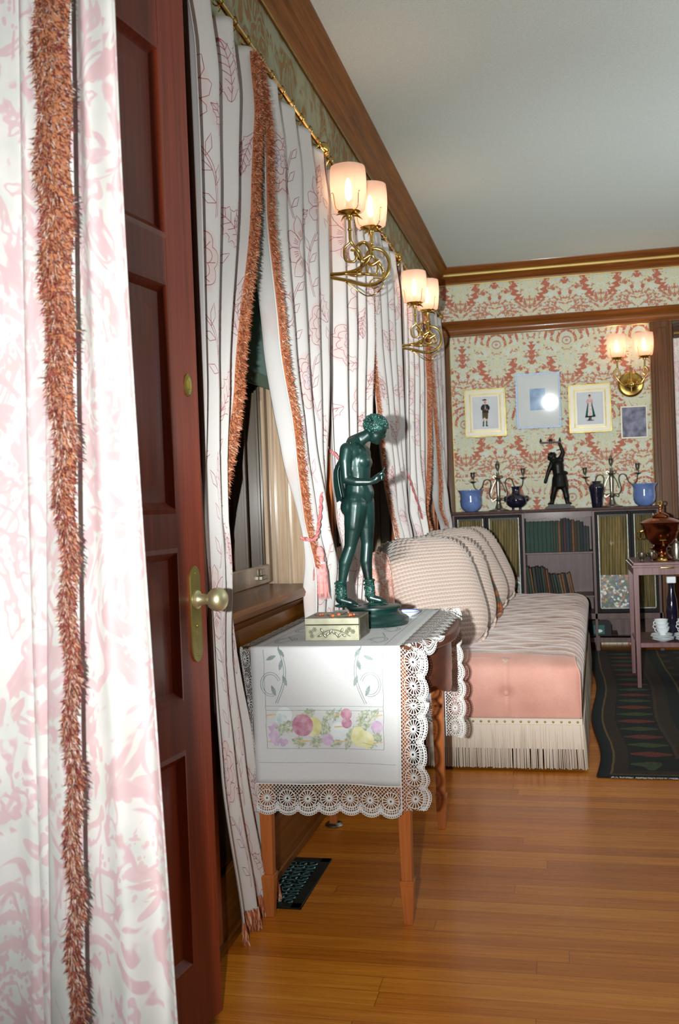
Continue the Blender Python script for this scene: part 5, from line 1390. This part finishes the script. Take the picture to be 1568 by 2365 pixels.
# ------------------------------------------------------------ bookcase
YC = 7.72; BX0, BX1, BT = -.845, .70, 1.084
def bookcase():
    t = thing('bookcase', 'low mahogany bookcase with open middle shelves and silk-lined glass doors on the back wall', 'bookcase', (0, 7.9, 0))
    O = Vector((0, -7.9, 0)); yb_ = YB - .035
    obj('top_board', MB().prism([(YC - .02, BT - .022), (YC - .028, BT - .012), (YC - .022, BT), (yb_, BT), (yb_, BT - .022)], BX0 - .015, BX1 + .01, 'yz').shift(O), 'bookcase_wood', t, smooth=30)
    c = MB(); z0 = .10
    for x in (BX0, -.315, .205, .69 - .02): c.box(x, x + .02, YC, yb_, z0, BT - .022)
    c.box(BX0, BX1, yb_ - .012, yb_, z0, BT - .02).box(BX0, BX1, YC + .004, yb_, .27, .29).box(BX0, BX1, YC, yb_, .10, .118).box(BX0, BX1, YC, YC + .014, .245, .29)
    c.box(BX0, -.3, YC + .002, YC + .02, BT - .04, BT - .022).box(.22, BX1, YC + .002, YC + .02, BT - .04, BT - .022)
    for x in (BX0, -.315, .205, .665): c.box(x, x + .03, YC - .004, YC + .03, 0, .12)
    c.box(BX0, BX1, YC, YC + .02, .07, .118)
    obj('carcass', c.shift(O), 'bookcase_wood', t, smooth=0, bevel=.002)
    # scalloped aprons
    def ap(x0, x1, z, n, dep, nm='scalloped_apron', mat='bookcase_wood', zt=None):
        pts = [(x0, zt or z + .03), (x1, zt or z + .03)] + [(lerp(x1, x0, k / 40), z - dep * abs(math.sin(PI * n * k / 40))) for k in range(41)]
        return obj(nm, MB().prism(pts, YC + .002, YC + .012, 'xz').shift(O), mat, t, smooth=0)
    ap(-.295, .205, BT - .062, 3, .008, zt=BT - .022)
    for sz in (.742, .409): obj('shelf', MB().box(-.295, .205, YC + .012, yb_ - .012, sz, sz + .015).shift(O), 'bookcase_wood', t, smooth=0, bevel=.002)
    for x0, x1, lb in ((BX0 + .02, -.585, 0), (-.585, -.315, 0), (.225, .485, 0), (.485, .67, 0)):
        dr = MB(); w = .022
        dr.box(x0, x0 + w, YC - .004, YC + .014, .295, BT - .03).box(x1 - w, x1, YC - .004, YC + .014, .295, BT - .03).box(x0 + w, x1 - w, YC - .004, YC + .014, .295, .325).box(x0 + w, x1 - w, YC - .004, YC + .014, BT - .052, BT - .03)
        do = obj('door', dr.shift(O), 'ebony', t, smooth=0, bevel=.002)
        be = MB()
        for a, b, c_, d_ in ((x0 + w, x0 + w + .005, .325, BT - .055), (x1 - w - .005, x1 - w, .325, BT - .055), (x0 + w, x1 - w, .325, .331)): be.box(a, b, YC - .007, YC - .002, c_, d_)
        obj('bevel_strip', be.shift(O), 'nickel_strip', do, smooth=0)
        sc_ = [(x0 + w, BT - .05), (x1 - w, BT - .05)] + [(lerp(x1 - w, x0 + w, k / 24), BT - .062 - .009 * abs(math.sin(PI * 3 * k / 24))) for k in range(25)]
        obj('scalloped_top', MB().prism(sc_, YC + .0, YC + .008, 'xz').shift(O), 'black_bronze', do, smooth=0)
        g = MB().grid(lambda u, v: (lerp(x0 + w, x1 - w, u), YC + .022 + .006 * math.sin(u * 34 + math.sin(v * 5)), lerp(.33, BT - .05, v)), 50, 10)
        obj('silk_lining', g.shift(O), 'brown_curtain_silk', do, smooth=180)
        if lb == 0 and x0 != .485:
            obj('figured_band', MB().box(x0 + w, x1 - w, YC + .010, YC + .013, .332, .575).shift(O), 'bead_pattern', do, smooth=0)
        obj('door_pane', MB().box(x0 + w, x1 - w, YC + .003, YC + .005, .325, BT - .05).shift(O), 'picture_glass', do, smooth=0)
    m = MB().prism([(.235, .245), (.235, .20), (.34, .20), (.36, .17), (.37, .118), (.69, .118), (.69, .245)], YC + .05, YC + .06, 'xz').shift(O)
    obj('lower_back', m, 'bookcase_wood', t, smooth=0)
bookcase()

def book(x, z, w, h, dp, mi, lean, label, group, n=[0]):
    t = thing('book', label, 'book', (x, 7.775, z), 0, group)
    c = MB().box(0, w, 0, dp, 0, .0001)
    c = MB().box(0, .002, 0, dp, 0, h).box(w - .002, w, 0, dp, 0, h)
    for k in range(6):
        a0, a1 = PI * k / 6, PI * (k + 1) / 6
        c.box(w * (.5 - .5 * math.cos(a0)), w * (.5 - .5 * math.cos(a1)), -.004 * math.sin((a0 + a1) / 2), .002, 0, h)
    for zz in (.12, .3, .7, .86): c.box(.001, w - .001, -.0052, -.003, h * zz, h * zz + .0025)
    obj('cover', c, 'book_%d' % mi, t, smooth=0); obj('pages', MB().box(.002, w - .002, .003, dp - .003, .002, h - .003), 'page_edge', t, smooth=0)
    t.rotation_euler = (0, lean, 0); return t
rnd = random.Random(12)
x = -.290
names = ['green', 'brown', 'navy', 'tan', 'olive', 'dark red', 'black', 'straw']
top = [(0, .029, .235)] * 6 + [(0, .017, .236), (4, .018, .234), (0, .015, .236), (3, .016, .232), (6, .020, .250), (5, .016, .254), (2, .022, .250), (6, .018, .240), (3, .014, .240), (1, .020, .228), (4, .018, .232), (6, .022, .222), (2, .020, .190), (4, .017, .186)]
desc = ['', '', '', '', '', '', 'slim green volume right after the wide matched set', 'slim olive volume, second after the matched set', 'narrow green volume, third after the matched set', 'tan-spined book left of the tallest black one', 'tall black book, first of the tall group right of centre', 'dark red tallest book', 'thick navy book right of the tallest dark red one', 'black book right of the thick navy one', 'narrow tan book right of the middle', 'brown book beside the narrow tan one near the right end', 'olive book fourth from the right end', 'black book third from the right end', 'short navy book second from the right end', 'short olive book at the right end']
for k, (c, w, h) in enumerate(top):
    book(x, .7575, w, h, .17, c, 0, ('wide dark green volume, %s from the left in the matched set on the upper shelf' % ('first', 'second', 'third', 'fourth', 'fifth', 'sixth')[k] if k < 6 else desc[k] + ' of the upper bookcase shelf'), 'matched green volumes on the upper shelf' if k < 6 else 'books on the upper shelf'); x += w + .0022
x = -.292
low = [(1, .016, .215), (0, .018, .222), (3, .012, .212), (4, .020, .216), (6, .018, .222), (6, .016, .214), (0, .014, .220), (5, .013, .210), (3, .012, .198), (6, .018, .165), (1, .014, .160), (0, .016, .162), (4, .014, .158), (7, .016, .158), (3, .014, .165), (6, .016, .164), (7, .014, .162), (3, .013, .170)]
ord_ = ['first', 'second', 'third', 'fourth', 'fifth', 'sixth', 'seventh', 'eighth', 'ninth', 'tenth', 'eleventh', 'twelfth', 'thirteenth', 'fourteenth', 'fifteenth', 'sixteenth', 'seventeenth', 'last']
for k, (c, w, h) in enumerate(low):
    ln_ = math.radians(-5 - 3 * (k > 8) - rnd.uniform(0, 2)); sh = math.tan(-ln_) * h
    book(x + sh * .0, .425, w, h, .16, c, ln_, '%s %s book leaning left, %s from the left on the lower bookcase shelf' % ('taller' if h > .19 else 'shorter', names[c], ord_[k]), 'leaning books on the lower shelf'); x += w + .0045

# box with clock-like label under the bookcase
t = thing('leather_case', 'black domed leather case with green and white label on the floor shelf beside the daybed', 'case', (.265, 7.77, .119))
def rr(x0, x1, z0, z1, r=.03, n=5):
    P = [(x0, z0), (x1, z0)]
    for k in range(n + 1): a = PI / 2 * k / n; P.append((x1 - r + r * math.cos(a), z1 - r + r * math.sin(a)))
    for k in range(n + 1): a = PI / 2 + PI / 2 * k / n; P.append((x0 + r + r * math.cos(a), z1 - r + r * math.sin(a)))
    return P
obj('body', MB().prism(rr(-.10, .055, 0, .115), -.03, .10, 'xz'), 'black_leather', t, smooth=30)
obj('label_plate', MB().box(-.075, .005, -.033, -.030, .012, .080), 'green_label', t, smooth=0)
obj('paper_label', MB().prism([(-.062 + .026 * (1 + math.cos(a)), .036 + .012 * math.sin(a)) for a in [2 * PI * k / 16 for k in range(16)]], -.035, -.033, 'xz'), 'mat_board', t, smooth=0)

# ------------------------------------------------------------ on the bookcase
def bowl(x, y, label, s=1.0):
    t = thing('bowl', label, 'bowl', (x, y, BT + .0008), 0, 'blue glazed bowls on the bookcase')
    pr = [(.045, 0), (.052, .004), (.074, .022), (.086, .05), (.088, .085), (.084, .12), (.086, .142), (.096, .158), (.104, .166), (.104, .170), (.094, .165), (.083, .145), (.079, .12), (.083, .085), (.081, .05), (.068, .026), (.0001, .014)]
    obj('bowl', MB().lathe([(r * .95 * s, z * s) for r, z in pr], n=48), 'blue_glaze', t, smooth=60); return t
bowl(-.705, 7.83, 'round blue glazed bowl with flared rim at the left end of the bookcase top'); bowl(.598, 7.83, 'round blue glazed bowl with flared rim at the right end of the bookcase top')
def candelabrum(x, y, label, flip=1):
    t = thing('candelabrum', label, 'candelabrum', (x, y, BT + .0008), 0, 'three-light silver candelabra')
    obj('stem', MB().lathe([(.075, 0), (.076, .005), (.055, .010), (.028, .020), (.018, .05), (.014, .07), (.022, .085), (.012, .10), (.013, .13), (.017, .22), (.016, .245), (.026, .255), (.012, .265), (.009, .30)], n=20, flute=.03, nf=8), 'silver', t, smooth=50)
    cup_ = [(.006, 0), (.005, .012), (.010, .022), (.016, .045), (.017, .062), (.021, .068), (.015, .066), (.0001, .05)]
    obj('candle_cup', MB().lathe(cup_, (0, 0, .30), 16).lathe([(.014, .06), (.010, .075), (.003, .095)], (0, 0, .30), 12), 'silver', t, smooth=50)
    for s, h in ((-1, .215), (1, .232)):
        a = MB(); xx = s * .195
        a.tube(smoothpath([(s * .015, 0, .10), (s * .055, 0, .10), (s * .07, 0, .14), (s * .055, 0, .21), (s * .07, 0, .245), (s * .105, 0, .24), (s * .125, 0, .19), (s * .155, 0, .165), (s * .185, 0, .19), (xx, 0, h + .015)], 6), .0042, 6)
        a.tube(smoothpath([(0, 0, .26), (s * .03, 0, .275), (s * .035, 0, .26), (s * .025, 0, .255)], 4), .003, 5).tube(smoothpath([(s * .012, 0, .245), (s * .04, 0, .19), (s * .055, 0, .14)], 4), .003, 5).tube(smoothpath([(s * .015, 0, .095), (s * .045, 0, .075), (s * .05, 0, .095), (s * .035, 0, .10)], 4), .003, 5)
        obj('arm', a, 'silver', t, smooth=60)
        obj('candle_cup', MB().lathe([(.004, -.01), (.030, .004), (.032, .006), (.006, .010)], (xx, 0, h + .015), 16).lathe(cup_, (xx, 0, h + .025), 16), 'silver', t, smooth=50)
candelabrum(-.495, 7.90, 'silver three-light candelabrum between the left blue bowl and the squat dark vase'); candelabrum(.364, 7.90, 'silver three-light candelabrum between the tall dark vase and the right blue bowl')
t = thing('vase', 'squat black-blue glazed vase with bulging sides on small feet, left of the figurine', 'vase', (-.355, 7.83, BT + .0008))
b = MB().lathe([(.034, .02), (.05, .024), (.075, .045), (.083, .075), (.080, .10), (.062, .118), (.038, .128), (.030, .145), (.032, .172), (.038, .185), (.033, .185), (.026, .17), (.024, .14)], n=40)
obj('body', b, 'black_glaze', t, smooth=60)
for k in range(4): a = PI / 4 + k * PI / 2; obj('foot', MB().lathe([(.009, 0), (.007, .01), (.012, .028)], (.038 * math.cos(a), .038 * math.sin(a), 0), 12), 'black_glaze', t, smooth=60)
for s in (-1, 1): obj('lug', MB().ball((s * .080, 0, .088), (.016, .014, .024)), 'black_glaze', t, smooth=60)
t = thing('vase', 'tall shouldered black glazed vase right of the figurine', 'vase', (.250, 7.83, BT + .0008))
obj('body', MB().lathe([(.036, 0), (.038, .006), (.042, .05), (.052, .11), (.060, .145), (.060, .160), (.050, .176), (.034, .182), (.030, .190), (.036, .200), (.031, .200), (.025, .19), (.025, .18)], n=40), 'black_glaze', t, smooth=60)

# ------------------------------------------------------------ pictures
def picture(label, cx, cz, w, h, kind, lean):
    t = thing('framed_picture', label, 'picture', (cx, YB - .012 - h / 2 * math.sin(math.radians(lean)), cz)); t.rotation_euler = (math.radians(lean), 0, 0)
    def frame(w, h, b, y0, y1, nm, mat, par=t):
        m = MB().box(-w / 2, w / 2, y0, y1, h / 2 - b, h / 2).box(-w / 2, w / 2, y0, y1, -h / 2, -h / 2 + b).box(-w / 2, -w / 2 + b, y0, y1, -h / 2 + b, h / 2 - b).box(w / 2 - b, w / 2, y0, y1, -h / 2 + b, h / 2 - b)
        return obj(nm, m, mat, par, smooth=0, bevel=.0015)
    if kind in ('man', 'woman'):
        frame(w, h, .010, -.016, .0, 'outer_edge', 'old_brass'); frame(w - .018, h - .018, .030, -.020, -.0, 'frame', 'cream_frame'); frame(w - .072, h - .072, .009, -.017, -.0, 'inner_edge', 'old_brass'); frame(w - .088, h - .088, .020, -.012, 0, 'slip', 'cream_frame')
        obj('paper', MB().box(-w / 2 + .05, w / 2 - .05, -.007, -.003, -h / 2 + .05, h / 2 - .05), 'pic_ground', t, smooth=0)
        f = MB(); Y0, Y1 = -.0085, -.0068
        P = lambda pts, mi: f.mat(mi).prism(pts, Y0, Y1, 'xz')
        el = lambda a, z, r, q, n=14: [(a + r * math.cos(2 * PI * k / n), z + q * math.sin(2 * PI * k / n)) for k in range(n)]
        if kind == 'man':
            P(el(.0, .085, .010, .013), 2); P([(-.022, .098), (.014, .100), (.010, .108), (-.004, .112), (-.014, .106)], 0); P([(-.022, .103), (-.018, .112), (-.014, .102)], 0)
            P([(-.020, .068), (.020, .068), (.036, .048), (.036, .030), (.024, .016), (.028, .0), (-.026, -.004), (-.024, .018), (-.036, .030), (-.034, .048)], 0)
            P([(-.006, .066), (.008, .066), (.006, .03), (-.004, .03)], 3)
            P(el(-.012, .026, .010, .007), 2); P(el(.014, .024, .010, .007), 2)
            P([(-.026, .0), (.022, .0), (.018, -.050), (-.002, -.046), (-.004, -.035), (-.024, -.050)], 4)
            P([(-.022, -.050), (-.010, -.050), (-.012, -.068), (-.020, -.068)], 2); P([(.004, -.048), (.014, -.048), (.013, -.066), (.004, -.066)], 2)
            P([(-.023, -.066), (-.011, -.066), (-.014, -.100), (-.024, -.102)], 1); P([(.002, -.064), (.013, -.064), (.012, -.098), (.002, -.098)], 1)
            P([(-.024, -.1), (-.012, -.1), (-.014, -.108), (-.026, -.108)], 0); P([(.0, -.098), (.012, -.098), (.022, -.108), (.0, -.108)], 0)
        else:
            P(el(.0, .092, .009, .011), 2); P(el(.0, .101, .009, .007), 4)
            P([(-.016, .074), (.016, .074), (.026, .056), (.022, .036), (.010, .044), (.010, .030), (-.010, .030), (-.012, .044), (-.024, .036), (-.028, .056)], 5)
            P([(-.016, .044), (.016, .044), (.040, -.062), (-.038, -.068)], 1); P([(-.036, -.060), (.040, -.056), (.042, -.068), (-.040, -.072)], 0)
            f.mat(3).prism([(-.010, .046), (.010, .046), (.020, -.058), (-.018, -.060)], Y0 - .0006, Y1, 'xz')
            P([(-.008, -.07), (.0, -.07), (-.002, -.09), (-.016, -.092)], 0); P([(.002, -.07), (.010, -.07), (.008, -.09), (.0, -.09)], 0); P(el(.0, -.094, .03, .004), 4)
        obj('painted_figure', f, ['fig_black', 'fig_green', 'fig_skin', 'fig_white', 'fig_brown', 'fig_pink'], t, smooth=0)
        obj('glass', MB().box(-w / 2 + .05, w / 2 - .05, -.0105, -.0100, -h / 2 + .05, h / 2 - .05), 'picture_glass', t, smooth=0)
    elif kind == 'blue':
        frame(w, h, .011, -.018, 0, 'frame', 'blue_frame')
        obj('mount', MB().box(-w / 2 + .01, w / 2 - .01, -.010, -.004, -h / 2 + .01, h / 2 - .01), 'mat_board', t, smooth=0)
        obj('print', MB().box(-.065, .055, -.0112, -.009, -.075, .095), 'pic_blue', t, smooth=0)
        obj('glass', MB().box(-w / 2 + .01, w / 2 - .01, -.0145, -.0140, -h / 2 + .01, h / 2 - .01), 'picture_glass', t, smooth=0)
    else:
        frame(w, h, .010, -.012, 0, 'frame', 'cream_frame')
        obj('print', MB().box(-w / 2 + .008, w / 2 - .008, -.007, -.003, -h / 2 + .008, h / 2 - .008), 'grey_print', t, smooth=0)
picture('gilt and cream framed picture of a standing man in hat and breeches', -.585, 1.872, .325, .385, 'man', 1.0)
picture('large blue framed picture with wide white mount in the middle of the back wall', -.165, 1.945, .345, .435, 'blue', 5.1)
picture('gilt and cream framed picture of a standing woman in green dress and apron', .230, 1.862, .322, .380, 'woman', 1.0)
picture('small grey print in thin white frame below the back wall lamp', .560, 1.736, .198, .252, 'grey', 1.0)

# alcove curtain to the right of the post
t = thing('alcove_curtain', 'pink patterned curtain at the right edge, hanging under a brass rod beyond the post', 'curtain', (1.2, YB - .06, 0))
mb = MB().grid(lambda u, v: (lerp(-.335, .6, u), .02 * fold(u * 2 * PI * 9) , lerp(2.36, .03, v)), 240, 20, uvfn=lambda u, v: (u * 1.8, v * 2.3))
o = obj('curtain_panel', mb, 'portiere_cotton', t, smooth=180)
t = thing('curtain_rod', 'short brass rod in the opening at the right edge of the back wall', 'curtain rod', (1.35, YB - .06, 2.40))
obj('rod', MB().tube([(-.48, 0, 0), (.6, 0, 0)], .010, 10), 'brass', t)
obj('bracket', MB().tube([(-.46, .06, 0), (-.46, 0, 0)], .007, 8).tube([(.55, .06, 0), (.55, 0, 0)], .007, 8), 'brass', t)

# ------------------------------------------------------------ tea trolley
TY = 6.25
t = thing('tea_trolley', 'mahogany tea trolley with square legs, slide-out tray and lower shelf at the right edge', 'trolley', (.80, 6.5, 0))
O = Vector((-.80, -6.5, 0)); x0, x1, y0, y1 = .398, 1.20, 6.25, 6.78
obj('top', MB().box(x0 - .010, x1 + .01, y0 - .012, y1 + .01, .735, .750).box(x0, x1, y0 - .003, y1, .750, .766).shift(O), 'trolley_wood', t, smooth=0, bevel=.002)
obj('apron', MB().box(x0 + .02, x1 - .02, y0, y0 + .016, .690, .735).box(x0 + .02, x1 - .02, y1 - .016, y1, .690, .735).box(x0, x0 + .016, y0 + .02, y1 - .02, .69, .735).box(x1 - .016, x1, y0 + .02, y1 - .02, .69, .735).shift(O), 'trolley_wood', t, smooth=0, bevel=.001)
obj('shelf', MB().box(x0 + .01, x1 - .01, y0 + .01, y1 - .01, .262, .276).box(x0 + .028, x1 - .028, y0 + .004, y0 + .014, .252, .280).shift(O), 'trolley_wood', t, smooth=0, bevel=.002)
for lx, ly in ((x0 + .015, y0 + .015), (x1 - .015, y0 + .015), (x0 + .015, y1 - .015), (x1 - .015, y1 - .015)):
    obj('leg', MB().frustum((lx, ly), .008, .735, .0115, .0155).shift(O), 'trolley_wood', t, smooth=0, bevel=.001)
obj('handle', MB().tube([(.555, y0 - .010, .735), (.555, y0 - .024, .735), (.61, y0 - .028, .735), (.632, y0 - .024, .735), (.632, y0 - .010, .735)], .005, 8).shift(O), 'brass', t, smooth=60)
# samovar
t = thing('samovar', 'round copper samovar with brass handles on the trolley', 'samovar', (.585, 6.47, .767))
obj('foot', MB().lathe([(.060, 0), (.064, .008), (.050, .02), (.035, .035), (.034, .05), (.055, .062), (.070, .068), (.072, .074), (.05, .082), (.04, .09)], n=40), 'copper', t, smooth=50)
obj('belly', MB().lathe([(.035, .088), (.062, .10), (.090, .135), (.108, .185), (.112, .215), (.124, .226), (.126, .232), (.112, .240), (.085, .252), (.05, .262), (.046, .268)], n=48), 'copper', t, smooth=50)
obj('lid', MB().lathe([(.052, .266), (.050, .274), (.03, .288), (.008, .296), (.006, .310), (.009, .318), (.005, .326), (.005, .338)], n=32), 'copper', t, smooth=50)
obj('lid_ring', MB().tube([(.013 * math.cos(a), 0, .350 + .013 * math.sin(a)) for a in [2 * PI * k / 16 for k in range(17)]], .004, 6, cap=False).ball((0, 0, .334), .008), 'brass', t, smooth=60)
for s in (-1, 1):
    obj('side_handle', MB().tube([(s * .118 + s * .010 + .020 * math.cos(a), 0, .155 + .024 * math.sin(a)) for a in [2 * PI * k / 18 for k in range(19)]], .0045, 6, cap=False).tube([(s * .10, 0, .185), (s * .122, 0, .178)], .006, 6), 'brass', t, smooth=60)
obj('spigot', MB().tube([(0, -.07, .11), (0, -.12, .108), (0, -.135, .09)], .007, 8).tube([(-.02, -.115, .125), (.02, -.115, .125)], .004, 6).tube([(0, -.115, .105), (0, -.115, .125)], .004, 6), 'brass', t, smooth=60)
# small silver things
def silverpot(x, y, s, label):
    t = thing('silver_cup', label, 'cup', (x, y, .767))
    obj('bowl', MB().lathe([(.018 * s, 0), (.02 * s, .003), (.008 * s, .010), (.02 * s, .02), (.03 * s, .04), (.031 * s, .055), (.028 * s, .055), (.0001, .02)], n=24), 'silver', t, smooth=60)
    obj('handle', MB().tube([(.03 * s + .012 * math.sin(a), 0, .036 + .014 * math.cos(a)) for a in [PI * k / 8 for k in range(9)]], .0025, 6), 'silver', t, smooth=60)
silverpot(.455, 6.31, .75, 'small silver cup on the left front corner of the trolley')
silverpot(.515, 6.33, .62, 'smaller silver cup just right of the first one on the trolley')
t = thing('silver_pot', 'tall polished silver pot with upright handle at the right edge on the trolley', 'pot', (.662, 6.36, .767))
obj('body', MB().lathe([(.03, 0), (.033, .006), (.026, .012), (.030, .04), (.030, .08), (.022, .10), (.024, .108), (.010, .116), (.006, .13), (.008, .136), (.0001, .14)], n=28), 'silver', t, smooth=50)
obj('handle', MB().tube(smoothpath([(-.028, 0, .085), (-.055, 0, .08), (-.052, 0, .045), (-.029, 0, .03)], 5), .004, 6), 'silver', t, smooth=60)
t = thing('brass_burner', 'small brass spirit burner in front of the samovar', 'burner', (.572, 6.335, .767))
obj('body', MB().lathe([(.032, 0), (.034, .004), (.030, .012), (.030, .022), (.034, .026), (.010, .030), (.008, .036)], n=24), 'brass', t, smooth=50)
# stacked cups and saucers on the lower shelf
def saucer(x, y, z, label, grp):
    t = tag(obj('saucer', MB().lathe([(.026, 0), (.028, .003), (.048, .007), (.064, .015), (.063, .017), (.046, .009), (.026, .006), (.0001, .006)], n=32), 'white_china', None, smooth=60, loc=(x, y, z)), label, 'saucer', grp); return t
def teacup(x, y, z, rz, label, grp):
    t = thing('teacup', label, 'cup', (x, y, z), rz, grp)
    obj('bowl', MB().lathe([(.018, 0), (.020, .004), (.026, .014), (.036, .030), (.040, .046), (.042, .048), (.039, .047), (.034, .03), (.022, .012), (.0001, .008)], n=32), 'white_china', t, smooth=60)
    obj('handle', MB().tube([(.038 + .014 * math.sin(a), 0, .028 + .012 * math.cos(a)) for a in [PI * k / 8 for k in range(9)]], .0028, 6), 'white_china', t, smooth=60)
for cx, nm in ((.565, 'left'), (.700, 'right')):
    z = .277
    for k, q in enumerate(('bottom', 'second', 'third', 'topmost')):
        saucer(cx + .004 * (k % 2) - .010 * (k > 1), TY + .10, z, 'white saucer, %s of the %s stack on the lower trolley shelf' % (q, nm), 'stacked saucers on the trolley'); z += .0095
    for k, q in enumerate(('lowest', 'middle', 'top')):
        teacup(cx - .004 * k, TY + .10, z, 2.6 + k * .5, 'white teacup, %s of the %s stack on the lower trolley shelf' % (q, nm), 'stacked teacups on the trolley'); z += .0235
t = thing('bottle', 'dark bottle with square white cap standing between the two stacks of cups on the trolley', 'bottle', (.634, TY + .22, .277))
obj('glass_body', MB().lathe([(.034, 0), (.036, .004), (.036, .17), (.030, .24), (.018, .30), (.018, .345)], n=24), 'black_glaze', t, smooth=50)
obj('cap', MB().box(-.027, .027, -.027, .027, .345, .385), 'white_china', t, smooth=0, bevel=.003)
